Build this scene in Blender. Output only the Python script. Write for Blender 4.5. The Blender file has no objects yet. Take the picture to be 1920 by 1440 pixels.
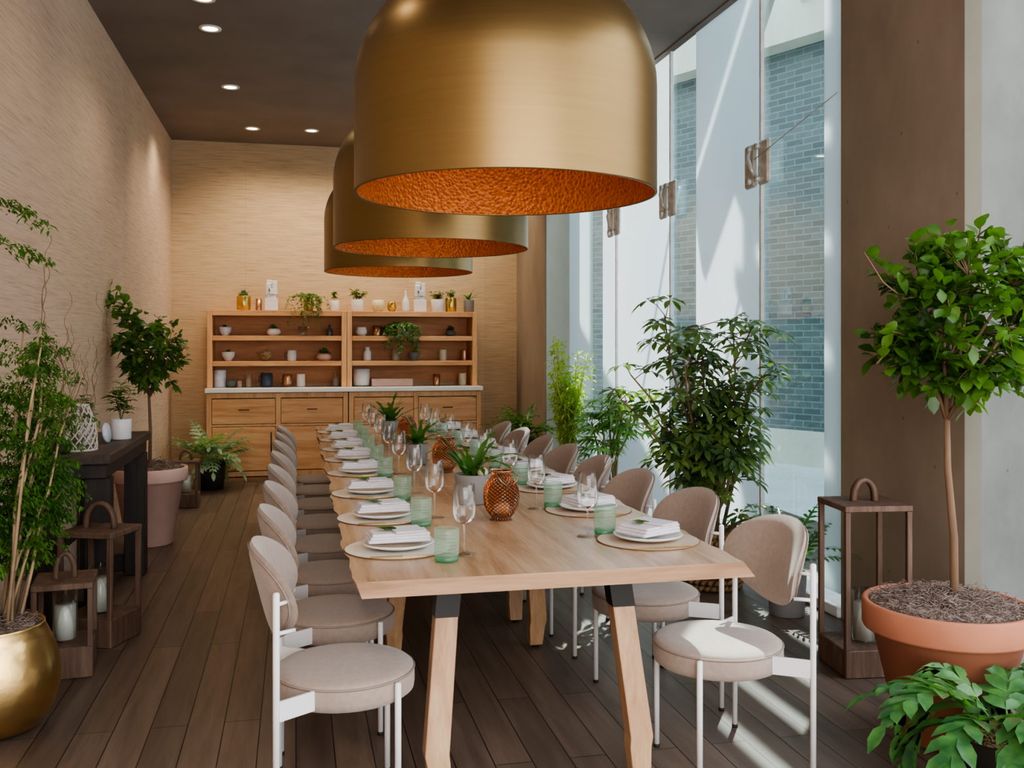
import bpy, math, random
from mathutils import Vector, Matrix
V = Vector; PI = math.pi
sin, cos, R = math.sin, math.cos, math.radians
scene = bpy.context.scene
COL = scene.collection
rnd = random.Random(7)

# ---------------------------------------------------------------- materials
def mat(name):
    m = bpy.data.materials.new(name); m.use_nodes = True
    nt = m.node_tree; b = nt.nodes['Principled BSDF']
    return m, nt, b
def N(nt, t, **kw):
    n = nt.nodes.new(t)
    for k, v in kw.items():
        if k in n.inputs: n.inputs[k].default_value = v
        else: setattr(n, k, v)
    return n
def L(nt, a, b): nt.links.new(a, b)
def ramp(nt, fac, stops):
    r = nt.nodes.new('ShaderNodeValToRGB'); e = r.color_ramp.elements
    while len(e) < len(stops): e.new(0.5)
    for i, (p, c) in enumerate(stops):
        e[i].position = p; e[i].color = (*c, 1)
    L(nt, fac, r.inputs[0]); return r.outputs[0]
def coords(nt, scale, src='Object', rot=(0, 0, 0)):
    if src == 'Pos':
        o = N(nt, 'ShaderNodeNewGeometry').outputs['Position']
    else:
        o = N(nt, 'ShaderNodeTexCoord').outputs[src]
    mp = nt.nodes.new('ShaderNodeMapping'); mp.inputs['Scale'].default_value = scale
    mp.inputs['Rotation'].default_value = rot
    L(nt, o, mp.inputs[0]); return mp.outputs[0]
def bump(nt, b, h, strength, dist=0.01):
    n = N(nt, 'ShaderNodeBump'); n.inputs['Strength'].default_value = strength; n.inputs['Distance'].default_value = dist
    L(nt, h, n.inputs['Height']); L(nt, n.outputs[0], b.inputs['Normal'])
def setp(b, **kw):
    for k, v in kw.items():
        k = {'rough': 'Roughness', 'metal': 'Metallic', 'spec': 'Specular IOR Level', 'sheen': 'Sheen Weight', 'coat': 'Coat Weight',
             'aniso': 'Anisotropic', 'emc': 'Emission Color', 'em': 'Emission Strength'}[k]
        b.inputs[k].default_value = v if not isinstance(v, tuple) else (*v, 1)
def simple(name, c, c2=None, rough=0.6, metal=0.0, scale=20, bmp=0.0, bscale=None, src='Object', stretch=(1, 1, 1), **kw):
    m, nt, b = mat(name)
    c2 = c2 or tuple(x * 0.82 for x in c)
    nz = N(nt, 'ShaderNodeTexNoise', Scale=scale, Detail=4.0)
    L(nt, coords(nt, stretch, src), nz.inputs['Vector'])
    L(nt, ramp(nt, nz.outputs[0], [(0.3, c2), (0.7, c)]), b.inputs['Base Color'])
    setp(b, rough=rough, metal=metal, **kw)
    if bmp:
        n2 = N(nt, 'ShaderNodeTexNoise', Scale=bscale or scale * 4, Detail=3.0)
        L(nt, coords(nt, stretch, src), n2.inputs['Vector']); bump(nt, b, n2.outputs[0], bmp)
    return m
def wood(name, dark, mid, light, axis=1, scale=1.0, rough=0.5, knots=True, src='Object', bmp=0.15, board=None):
    m, nt, b = mat(name)
    st = [9.0, 9.0, 9.0]; st[axis] = 0.8
    st = tuple(s * scale for s in st)
    v = coords(nt, st, src)
    n1 = N(nt, 'ShaderNodeTexNoise', Scale=1.6, Detail=8.0, Roughness=0.6, Distortion=0.6)
    L(nt, v, n1.inputs['Vector'])
    col = ramp(nt, n1.outputs[0], [(0.28, dark), (0.5, mid), (0.72, light)])
    wv = N(nt, 'ShaderNodeTexNoise', Scale=9.0, Detail=4.0, Roughness=0.7)
    L(nt, v, wv.inputs['Vector'])
    mx = N(nt, 'ShaderNodeMixRGB', blend_type='MULTIPLY'); mx.inputs[0].default_value = 0.35
    L(nt, col, mx.inputs[1]); L(nt, ramp(nt, wv.outputs[0], [(0.35, (0.62, 0.55, 0.5)), (0.6, (1, 1, 1))]), mx.inputs[2])
    out = mx.outputs[0]
    if knots:
        vo = N(nt, 'ShaderNodeTexVoronoi', Scale=2.2 * scale)
        st2 = [2.2, 2.2, 2.2]; st2[axis] = 0.9
        L(nt, coords(nt, tuple(st2), src), vo.inputs['Vector'])
        m2 = N(nt, 'ShaderNodeMixRGB', blend_type='MULTIPLY'); m2.inputs[0].default_value = 1
        L(nt, out, m2.inputs[1]); L(nt, ramp(nt, vo.outputs['Distance'], [(0.03, (0.3, 0.2, 0.14)), (0.12, (1, 1, 1))]), m2.inputs[2])
        out = m2.outputs[0]
    if board:
        ax, w = board                                  # glued boards: each a shade of its own
        sep = N(nt, 'ShaderNodeSeparateXYZ'); L(nt, coords(nt, (1, 1, 1), src), sep.inputs[0])
        dv = N(nt, 'ShaderNodeMath', operation='DIVIDE'); L(nt, sep.outputs[ax], dv.inputs[0]); dv.inputs[1].default_value = w
        fl = N(nt, 'ShaderNodeMath', operation='FLOOR'); L(nt, dv.outputs[0], fl.inputs[0])
        wn = N(nt, 'ShaderNodeTexWhiteNoise', noise_dimensions='1D'); L(nt, fl.outputs[0], wn.inputs['W'])
        m3 = N(nt, 'ShaderNodeMixRGB', blend_type='MULTIPLY'); m3.inputs[0].default_value = 1
        L(nt, out, m3.inputs[1]); L(nt, ramp(nt, wn.outputs[0], [(0, (0.74, 0.7, 0.66)), (1, (1.0, 1.0, 1.0))]), m3.inputs[2])
        out = m3.outputs[0]
    L(nt, out, b.inputs['Base Color']); setp(b, rough=rough)
    if bmp: bump(nt, b, wv.outputs[0], bmp, 0.003)
    return m
def thin_glass(name, tint, edge=(1, 1, 1), refl=0.12, rough=0.02, dens=0.0):
    m = bpy.data.materials.new(name); m.use_nodes = True; nt = m.node_tree; nt.nodes.clear()
    out = N(nt, 'ShaderNodeOutputMaterial'); tr = N(nt, 'ShaderNodeBsdfTransparent'); gl = N(nt, 'ShaderNodeBsdfGlossy')
    gl.inputs['Roughness'].default_value = rough; gl.inputs['Color'].default_value = (*edge, 1)
    lw = N(nt, 'ShaderNodeLayerWeight', Blend=0.25)
    L(nt, ramp(nt, lw.outputs['Facing'], [(0.0, tint), (0.75, tuple(t * (1 - dens) for t in tint)), (1.0, tuple(t * t * t * (1 - dens) for t in tint))]), tr.inputs['Color'])
    mt = N(nt, 'ShaderNodeMath', operation='MULTIPLY_ADD'); L(nt, lw.outputs['Fresnel'], mt.inputs[0]); mt.inputs[1].default_value = refl * 2.2; mt.inputs[2].default_value = refl * 0.12
    mt.use_clamp = True
    mix = N(nt, 'ShaderNodeMixShader'); L(nt, mt.outputs[0], mix.inputs[0]); L(nt, tr.outputs[0], mix.inputs[1]); L(nt, gl.outputs[0], mix.inputs[2])
    L(nt, mix.outputs[0], out.inputs[0]); return m
def leafmat(name, c1, c2, rough=0.38, trans=0.35, src='Pos', scale=14.0):
    m, nt, b = mat(name)
    nz = N(nt, 'ShaderNodeTexNoise', Scale=scale, Detail=2.0); L(nt, coords(nt, (1, 1, 1), src), nz.inputs['Vector'])
    c = ramp(nt, nz.outputs[0], [(0.32, c1), (0.68, c2)])
    L(nt, c, b.inputs['Base Color']); setp(b, rough=rough, spec=0.5)
    tl = N(nt, 'ShaderNodeBsdfTranslucent')
    m2 = N(nt, 'ShaderNodeMixRGB', blend_type='MULTIPLY'); m2.inputs[0].default_value = 1; m2.inputs[2].default_value = (1.5, 1.6, 0.6, 1)
    L(nt, c, m2.inputs[1]); L(nt, m2.outputs[0], tl.inputs['Color'])
    mx = N(nt, 'ShaderNodeMixShader'); mx.inputs[0].default_value = trans
    L(nt, b.outputs[0], mx.inputs[1]); L(nt, tl.outputs[0], mx.inputs[2]); L(nt, mx.outputs[0], nt.nodes['Material Output'].inputs[0])
    return m
def emis(name, c, s):
    m, nt, b = mat(name); setp(b, emc=c, em=s); b.inputs['Base Color'].default_value = (*c, 1); return m

def wallpaper(name, c_dark, c_mid, c_light, axis):
    m, nt, b = mat(name)
    n1 = N(nt, 'ShaderNodeTexNoise', Scale=1.0, Detail=6.0, Roughness=0.75)
    st = (3.0, 3.0, 95.0)
    L(nt, coords(nt, st, 'Pos'), n1.inputs['Vector'])
    c = ramp(nt, n1.outputs[0], [(0.3, c_dark), (0.47, c_mid), (0.66, c_light)])
    sep = N(nt, 'ShaderNodeSeparateXYZ'); L(nt, coords(nt, (1, 1, 1), 'Pos'), sep.inputs[0])
    ad = N(nt, 'ShaderNodeMath', operation='ADD'); L(nt, sep.outputs[axis], ad.inputs[0]); ad.inputs[1].default_value = 20.54 if axis == 0 else 20.95
    dv = N(nt, 'ShaderNodeMath', operation='DIVIDE'); L(nt, ad.outputs[0], dv.inputs[0]); dv.inputs[1].default_value = 0.87
    fl = N(nt, 'ShaderNodeMath', operation='FLOOR'); L(nt, dv.outputs[0], fl.inputs[0])
    wn = N(nt, 'ShaderNodeTexWhiteNoise', noise_dimensions='1D'); L(nt, fl.outputs[0], wn.inputs['W'])
    m3 = N(nt, 'ShaderNodeMixRGB', blend_type='MULTIPLY'); m3.inputs[0].default_value = 1
    L(nt, c, m3.inputs[1]); L(nt, ramp(nt, wn.outputs[0], [(0, (0.9, 0.88, 0.86)), (1, (1, 1, 1))]), m3.inputs[2])
    fr = N(nt, 'ShaderNodeMath', operation='FRACT'); L(nt, dv.outputs[0], fr.inputs[0])
    m4 = N(nt, 'ShaderNodeMixRGB', blend_type='MULTIPLY'); m4.inputs[0].default_value = 1
    L(nt, m3.outputs[0], m4.inputs[1]); L(nt, ramp(nt, fr.outputs[0], [(0, (0.8, 0.78, 0.75)), (0.006, (1, 1, 1))]), m4.inputs[2])
    L(nt, m4.outputs[0], b.inputs['Base Color']); setp(b, rough=0.75); bump(nt, b, n1.outputs[0], 0.5, 0.004)
    return m
M = {}
M['wp_left'] = wallpaper('grasscloth_rose', (0.46, 0.32, 0.225), (0.66, 0.5, 0.375), (0.76, 0.6, 0.47), 1)
M['wp_back'] = wallpaper('grasscloth_gold', (0.37, 0.25, 0.14), (0.57, 0.42, 0.26), (0.68, 0.53, 0.36), 0)
M['ceil'] = simple('ceiling_paint', (0.25, 0.21, 0.19), rough=0.9, scale=2)
# floor boards
m, nt, b = mat('dark_oak_floor')
br = N(nt, 'ShaderNodeTexBrick', offset=0.37, offset_frequency=2)
br.inputs['Color1'].default_value = (0.0, 0, 0, 1); br.inputs['Color2'].default_value = (1, 1, 1, 1); br.inputs['Mortar'].default_value = (0.5, 0.5, 0.5, 1)
br.inputs['Scale'].default_value = 1.0; br.inputs['Mortar Size'].default_value = 0.0022; br.inputs['Mortar Smooth'].default_value = 0.2
br.inputs['Brick Width'].default_value = 1.55; br.inputs['Row Height'].default_value = 0.128; br.inputs['Bias'].default_value = 0.0
cv = coords(nt, (1, 1, 1), 'Pos', (0, 0, PI / 2)); L(nt, cv, br.inputs['Vector'])
n1 = N(nt, 'ShaderNodeTexNoise', Scale=1.5, Detail=8.0, Roughness=0.65, Distortion=0.5); L(nt, coords(nt, (14, 1.2, 1), 'Pos'), n1.inputs['Vector'])
c = ramp(nt, n1.outputs[0], [(0.25, (0.09, 0.063, 0.048)), (0.5, (0.145, 0.106, 0.084)), (0.75, (0.2, 0.153, 0.125))])
tone = ramp(nt, br.outputs['Color'], [(0, (0.72, 0.7, 0.68)), (1, (1.15, 1.1, 1.05))])
mx = N(nt, 'ShaderNodeMixRGB', blend_type='MULTIPLY'); mx.inputs[0].default_value = 1; L(nt, c, mx.inputs[1]); L(nt, tone, mx.inputs[2])
mx2 = N(nt, 'ShaderNodeMixRGB', blend_type='MIX'); L(nt, br.outputs['Fac'], mx2.inputs[0]); L(nt, mx.outputs[0], mx2.inputs[1]); mx2.inputs[2].default_value = (0.018, 0.011, 0.008, 1)
L(nt, mx2.outputs[0], b.inputs['Base Color']); setp(b, rough=0.42, spec=0.6)
inv = N(nt, 'ShaderNodeMath', operation='SUBTRACT'); inv.inputs[0].default_value = 1; L(nt, br.outputs['Fac'], inv.inputs[1])
bump(nt, b, inv.outputs[0], 0.6, 0.002); M['floor'] = m
def concrete(name, c1, c2, rough=0.85):
    m, nt, b = mat(name)
    n1 = N(nt, 'ShaderNodeTexNoise', Scale=1.7, Detail=9.0, Roughness=0.65); L(nt, coords(nt, (1, 1, 0.55), 'Pos'), n1.inputs['Vector'])
    c = ramp(nt, n1.outputs[0], [(0.3, c1), (0.7, c2)])
    vo = N(nt, 'ShaderNodeTexVoronoi', Scale=9.0); L(nt, coords(nt, (1, 1, 0.7), 'Pos'), vo.inputs['Vector'])
    mx = N(nt, 'ShaderNodeMixRGB', blend_type='MULTIPLY'); mx.inputs[0].default_value = 1; L(nt, c, mx.inputs[1])
    L(nt, ramp(nt, vo.outputs['Distance'], [(0.03, (0.55, 0.52, 0.5)), (0.07, (1, 1, 1))]), mx.inputs[2])
    L(nt, mx.outputs[0], b.inputs['Base Color']); setp(b, rough=rough); bump(nt, b, n1.outputs[0], 0.3, 0.01); return m
M['conc_warm_shade'] = concrete('warm_shade_concrete', (0.26, 0.21, 0.165), (0.38, 0.315, 0.255))  # same concrete, with shade and warm bounce light put into the colour
M['conc_pale'] = concrete('pale_concrete', (0.5, 0.5, 0.43), (0.66, 0.67, 0.58))
M['conc_grey'] = concrete('grey_concrete', (0.1, 0.108, 0.1), (0.21, 0.22, 0.205))  # same concrete, darkened in colour against the fill light on it
M['conc_edge'] = concrete('chamfer_concrete', (0.25, 0.24, 0.2), (0.33, 0.33, 0.28))
M['glass'] = thin_glass('window_glass', (0.84, 0.94, 0.95), refl=0.12)
m = bpy.data.materials.new('frosted_glass'); m.use_nodes = True; nt = m.node_tree; nt.nodes.clear()
o = N(nt, 'ShaderNodeOutputMaterial'); tl = N(nt, 'ShaderNodeBsdfTranslucent', Color=(0.72, 0.92, 0.97, 1)); df = N(nt, 'ShaderNodeBsdfDiffuse', Color=(0.7, 0.84, 0.88, 1))
nz = N(nt, 'ShaderNodeTexNoise', Scale=0.8, Detail=3.0); L(nt, coords(nt, (1, 1, 0.6), 'Pos'), nz.inputs['Vector'])
L(nt, ramp(nt, nz.outputs[0], [(0.3, (0.8, 0.92, 0.96)), (0.7, (0.93, 0.97, 1.0))]), tl.inputs['Color'])
g = N(nt, 'ShaderNodeBsdfGlossy', Roughness=0.15); mx = N(nt, 'ShaderNodeMixShader'); mx.inputs[0].default_value = 0.3; L(nt, tl.outputs[0], mx.inputs[1]); L(nt, df.outputs[0], mx.inputs[2])
mg = N(nt, 'ShaderNodeMixShader'); mg.inputs[0].default_value = 0.06; L(nt, mx.outputs[0], mg.inputs[1]); L(nt, g.outputs[0], mg.inputs[2]); L(nt, mg.outputs[0], o.inputs[0]); M['frost'] = m
M['strip'] = simple('white_joint', (0.85, 0.88, 0.9), rough=0.5)
M['steel'] = simple('polished_steel', (0.82, 0.8, 0.77), (0.5, 0.49, 0.47), rough=0.25, metal=0.25)
M['cable'] = simple('steel_cable', (0.6, 0.6, 0.6), rough=0.35, metal=0.9)
# brass lamp
m, nt, b = mat('brushed_brass'); nz = N(nt, 'ShaderNodeTexNoise', Scale=2.0, Detail=4.0); L(nt, coords(nt, (1, 1, 30)), nz.inputs['Vector'])
L(nt, ramp(nt, nz.outputs[0], [(0.3, (0.245, 0.165, 0.07)), (0.7, (0.27, 0.18, 0.078))]), b.inputs['Base Color']); setp(b, rough=0.36, metal=0.92); M['brass'] = m
m, nt, b = mat('hammered_copper'); vo = N(nt, 'ShaderNodeTexVoronoi', Scale=75.0); L(nt, coords(nt, (1, 1, 1)), vo.inputs['Vector'])
L(nt, ramp(nt, vo.outputs['Distance'], [(0.1, (0.42, 0.1, 0.02)), (0.6, (0.62, 0.2, 0.045))]), b.inputs['Base Color']); setp(b, rough=0.4, metal=0.35)
bump(nt, b, vo.outputs['Distance'], 0.8, 0.006); M['copper_in'] = m
M['oak'] = wood('oak_table', (0.36, 0.22, 0.125), (0.58, 0.39, 0.25), (0.7, 0.51, 0.35), axis=1, scale=0.9, rough=0.25, board=(0, 0.19))
M['oak_edge'] = wood('oak_table_edge', (0.26, 0.14, 0.075), (0.42, 0.25, 0.145), (0.54, 0.35, 0.22), axis=0, scale=1.1, rough=0.45, knots=False)  # end grain, darkened in colour to offset fill light on the sides
M['oak_leg'] = wood('oak_leg', (0.42, 0.24, 0.125), (0.54, 0.335, 0.19), (0.62, 0.42, 0.25), axis=2, scale=1.2, rough=0.45, knots=False)
M['black_metal'] = simple('black_metal', (0.014, 0.011, 0.010), rough=0.4, metal=0.4)
M['cab'] = wood('cabinet_oak', (0.46, 0.2, 0.08), (0.68, 0.36, 0.16), (0.78, 0.47, 0.24), axis=0, scale=1.0, rough=0.5, src='Pos')
M['cab_v'] = wood('cabinet_post', (0.58, 0.29, 0.13), (0.72, 0.4, 0.19), (0.8, 0.48, 0.24), axis=2, scale=1.0, rough=0.5, knots=False, src='Pos')
M['cab_back'] = wood('cabinet_back', (0.42, 0.19, 0.085), (0.58, 0.29, 0.14), (0.68, 0.36, 0.18), axis=0, scale=1.0, rough=0.6, knots=False, src='Pos')
M['marble'] = simple('white_counter', (0.8, 0.79, 0.78), (0.7, 0.69, 0.68), rough=0.3, scale=3)
M['walnut'] = wood('lantern_wood', (0.075, 0.04, 0.027), (0.13, 0.075, 0.05), (0.2, 0.125, 0.088), axis=2, scale=2, rough=0.6, knots=False)
M['ebony'] = wood('console_wood', (0.012, 0.009, 0.008), (0.024, 0.018, 0.015), (0.045, 0.033, 0.027), axis=2, scale=2, rough=0.55, knots=False)
M['ebony_top'] = wood('console_top_wood', (0.03, 0.02, 0.015), (0.06, 0.042, 0.033), (0.1, 0.07, 0.055), axis=1, scale=2, rough=0.55, knots=False)
M['fabric'] = simple('taupe_velvet', (0.36, 0.28, 0.235), (0.31, 0.24, 0.2), rough=0.75, scale=60, bmp=0.15, bscale=500, sheen=0.35)
M['piping'] = simple('taupe_piping', (0.3, 0.235, 0.2), rough=0.8)
M['white_metal'] = simple('white_metal', (0.78, 0.78, 0.78), (0.74, 0.74, 0.75), rough=0.35)
M['rubber'] = simple('black_rubber', (0.02, 0.018, 0.016), rough=0.7)
M['linen'] = simple('linen', (0.7, 0.66, 0.7), (0.63, 0.59, 0.64), rough=0.9, scale=40, bmp=0.2, bscale=300)
M['china'] = simple('white_china', (0.75, 0.72, 0.68), (0.7, 0.67, 0.63), rough=0.2)
M['mat'] = simple('placemat', (0.62, 0.5, 0.4), (0.5, 0.38, 0.29), rough=0.6, scale=8)
M['matedge'] = simple('placemat_edge', (0.25, 0.14, 0.08), rough=0.6)
M['gold'] = simple('gold_metal', (0.72, 0.48, 0.16), rough=0.28, metal=1.0)
M['gold2'] = simple('hammered_gold', (0.8, 0.56, 0.24), (0.7, 0.48, 0.2), rough=0.3, metal=1.0, scale=3, bmp=0.25, bscale=16)
M['copper'] = simple('copper_metal', (0.6, 0.33, 0.2), rough=0.3, metal=0.9)
def frosty(name, m, c, f):
    nt = m.node_tree; out = [n for n in nt.nodes if n.type == 'OUTPUT_MATERIAL'][0]; src = out.inputs[0].links[0].from_socket
    d = N(nt, 'ShaderNodeBsdfDiffuse', Color=(*c, 1)); t = N(nt, 'ShaderNodeBsdfTranslucent', Color=(*c, 1)); a = nt.nodes.new('ShaderNodeAddShader')
    L(nt, d.outputs[0], a.inputs[0]); L(nt, t.outputs[0], a.inputs[1]); x = N(nt, 'ShaderNodeMixShader'); x.inputs[0].default_value = f
    L(nt, src, x.inputs[1]); L(nt, a.outputs[0], x.inputs[2]); L(nt, x.outputs[0], out.inputs[0]); return m
M['tumbler'] = frosty('green_tumbler', thin_glass('green_tumbler', (0.82, 0.92, 0.86), refl=0.15, rough=0.08), (.3, .37, .31), .28)
M['tumbler_base'] = frosty('green_tumbler_base', thin_glass('green_tumbler_base', (0.45, 0.85, 0.62), refl=0.3, rough=0.05), (.14, .3, .2), .35)
M['wine'] = thin_glass('wine_glass', (0.98, 0.985, 0.985), refl=0.38, rough=0.04, dens=0.02)
M['jar'] = thin_glass('candle_glass', (0.95, 0.98, 0.97), refl=0.2, rough=0.04)
# amber glass with raised diamonds
def amber():
    m = thin_glass('amber_diamond_glass', (0.78, 0.4, 0.2), edge=(1, 0.8, 0.6), refl=0.45, rough=0.12, dens=0.35); nt = m.node_tree
    tc = N(nt, 'ShaderNodeTexCoord'); sep = N(nt, 'ShaderNodeSeparateXYZ'); L(nt, tc.outputs['Object'], sep.inputs[0])
    at = N(nt, 'ShaderNodeMath', operation='ARCTAN2'); L(nt, sep.outputs[1], at.inputs[0]); L(nt, sep.outputs[0], at.inputs[1])
    outs = []
    for s in (1, -1):
        a = N(nt, 'ShaderNodeMath', operation='MULTIPLY'); L(nt, at.outputs[0], a.inputs[0]); a.inputs[1].default_value = 11 * s
        zz = N(nt, 'ShaderNodeMath', operation='MULTIPLY_ADD'); L(nt, sep.outputs[2], zz.inputs[0]); zz.inputs[1].default_value = 230; L(nt, a.outputs[0], zz.inputs[2])
        sn = N(nt, 'ShaderNodeMath', operation='SINE'); L(nt, zz.outputs[0], sn.inputs[0]); ab = N(nt, 'ShaderNodeMath', operation='ABSOLUTE'); L(nt, sn.outputs[0], ab.inputs[0]); outs.append(ab)
    mn = N(nt, 'ShaderNodeMath', operation='MINIMUM'); L(nt, outs[0].outputs[0], mn.inputs[0]); L(nt, outs[1].outputs[0], mn.inputs[1])
    tr = [n for n in nt.nodes if n.type == 'BSDF_TRANSPARENT'][0]; gl = [n for n in nt.nodes if n.type == 'BSDF_GLOSSY'][0]
    L(nt, ramp(nt, mn.outputs[0], [(0.12, (0.22, 0.08, 0.035)), (0.45, (0.86, 0.58, 0.42))]), tr.inputs['Color'])
    bp = N(nt, 'ShaderNodeBump', Strength=0.9, Distance=0.004); L(nt, mn.outputs[0], bp.inputs['Height']); L(nt, bp.outputs[0], gl.inputs['Normal'])
    return m
M['amber'] = amber()
M['terra'] = simple('terracotta', (0.5, 0.2, 0.115), (0.4, 0.145, 0.08), rough=0.75, scale=5, bmp=0.1)
M['terra_pink'] = simple('pale_terracotta', (0.78, 0.54, 0.48), (0.68, 0.45, 0.39), rough=0.8, scale=5)
M['terra_pale'] = simple('sandy_terracotta', (0.7, 0.5, 0.34), (0.6, 0.4, 0.26), rough=0.8, scale=5)
M['grey_pot'] = simple('grey_ceramic', (0.25, 0.24, 0.235), (0.2, 0.193, 0.19), rough=0.55, scale=6)
M['white_cer'] = simple('white_ceramic', (0.74, 0.73, 0.74), (0.68, 0.66, 0.68), rough=0.35, scale=6)
M['black_pot'] = simple('black_plastic', (0.018, 0.015, 0.014), rough=0.5)
M['soil'] = simple('soil', (0.1, 0.06, 0.04), (0.03, 0.02, 0.015), rough=0.95, scale=60, bmp=0.8)
M['moss'] = simple('dry_moss', (0.34, 0.26, 0.215), (0.17, 0.12, 0.1), rough=0.95, scale=35)
M['barkchip'] = simple('bark_chip', (0.3, 0.18, 0.09), (0.12, 0.07, 0.04), rough=0.95, scale=60)
M['bark'] = simple('bark', (0.24, 0.15, 0.09), (0.15, 0.09, 0.055), rough=0.8, scale=30, stretch=(1, 1, 0.2))
M['bark_green'] = simple('green_stem', (0.22, 0.25, 0.09), (0.3, 0.22, 0.1), rough=0.7, scale=20)
M['cane'] = simple('bamboo_cane', (0.52, 0.44, 0.14), (0.4, 0.38, 0.1), rough=0.5, scale=12)
M['pale_cane'] = simple('aralia_stem', (0.42, 0.3, 0.18), (0.3, 0.2, 0.12), rough=0.8, scale=20)
M['leaf_ficus'] = leafmat('ficus_leaf', (0.035, 0.1, 0.018), (0.12, 0.26, 0.035), rough=0.35, scale=9)
M['leaf_dark'] = leafmat('dark_leaf', (0.05, 0.125, 0.03), (0.15, 0.28, 0.06), rough=0.35, scale=9)
M['leaf_scheff'] = leafmat('schefflera_leaf', (0.045, 0.1, 0.04), (0.2, 0.3, 0.08), rough=0.3, scale=6)
M['leaf_aralia'] = leafmat('aralia_leaf', (0.035, 0.11, 0.016), (0.1, 0.235, 0.028), rough=0.5, scale=7)
M['leaf_bamboo'] = leafmat('bamboo_leaf', (0.2, 0.34, 0.03), (0.42, 0.55, 0.07), rough=0.5, trans=0.5)
M['leaf_palm'] = leafmat('palm_leaf', (0.14, 0.32, 0.1), (0.34, 0.55, 0.2), rough=0.35, trans=0.4)
M['leaf_fern'] = leafmat('fern_leaf', (0.045, 0.15, 0.05), (0.12, 0.29, 0.08), rough=0.3, scale=20)
M['leaf_blue'] = leafmat('blue_fern_leaf', (0.16, 0.28, 0.17), (0.34, 0.48, 0.31), rough=0.4, scale=12)
M['leaf_strap'] = leafmat('strap_leaf', (0.035, 0.115, 0.02), (0.08, 0.21, 0.035), rough=0.3, scale=18)
M['leaf_grey'] = leafmat('grey_leaf', (0.12, 0.19, 0.14), (0.2, 0.29, 0.21), rough=0.6, scale=30)
M['willow'] = simple('willow_twig', (0.26, 0.16, 0.1), rough=0.8)
M['wicker'] = simple('white_wicker', (0.62, 0.56, 0.5), rough=0.7)
M['basket'] = simple('water_hyacinth', (0.34, 0.2, 0.1), (0.12, 0.065, 0.03), rough=0.85, scale=30)
M['candle'] = simple('candle_wax', (0.78, 0.74, 0.68), (0.74, 0.7, 0.64), rough=0.5)
M['cream'] = simple('cream_wax', (0.66, 0.58, 0.44), rough=0.5)
M['beige'] = simple('beige_glaze', (0.42, 0.31, 0.24), rough=0.4)
M['navy'] = simple('navy_glaze', (0.05, 0.075, 0.12), rough=0.4)
M['bluewhite'] = simple('blue_white_glaze', (0.66, 0.7, 0.78), (0.5, 0.55, 0.66), rough=0.3, scale=20)
M['pinkc'] = simple('blush_ceramic', (0.6, 0.42, 0.36), (0.55, 0.36, 0.31), rough=0.6)
M['darkstone'] = simple('dark_stone', (0.12, 0.13, 0.13), rough=0.7)
M['yellowglow'] = simple('pale_yellow_glass', (0.75, 0.66, 0.4), rough=0.4)
M['twine'] = simple('twine', (0.5, 0.36, 0.2), (0.3, 0.2, 0.1), rough=0.9, scale=50)
M['darkglass'] = simple('smoked_glass', (0.08, 0.09, 0.1), rough=0.15)
M['ground'] = concrete('pale_paving', (0.5, 0.5, 0.5), (0.62, 0.62, 0.62))
m, nt, b = mat('dark_glazed_brick'); br = N(nt, 'ShaderNodeTexBrick')
br.inputs['Color1'].default_value = (0.055, 0.08, 0.088, 1); br.inputs['Color2'].default_value = (0.1, 0.135, 0.145, 1); br.inputs['Mortar'].default_value = (0.17, 0.22, 0.24, 1)
br.inputs['Scale'].default_value = 1.0; br.inputs['Mortar Size'].default_value = 0.006; br.inputs['Brick Width'].default_value = 0.24; br.inputs['Row Height'].default_value = 0.075
sp = N(nt, 'ShaderNodeSeparateXYZ'); L(nt, coords(nt, (1, 1, 1), 'Object'), sp.inputs[0]); cb = N(nt, 'ShaderNodeCombineXYZ'); L(nt, sp.outputs[1], cb.inputs[0]); L(nt, sp.outputs[2], cb.inputs[1])
L(nt, cb.outputs[0], br.inputs['Vector']); L(nt, br.outputs['Color'], b.inputs['Base Color']); setp(b, rough=0.35); M['brick'] = m
M['bulb'] = emis('downlight_glow', (1.0, 0.78, 0.5), 9.0)
M['lampbulb'] = emis('bulb_glow', (1.0, 0.6, 0.25), 1.5)

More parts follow.
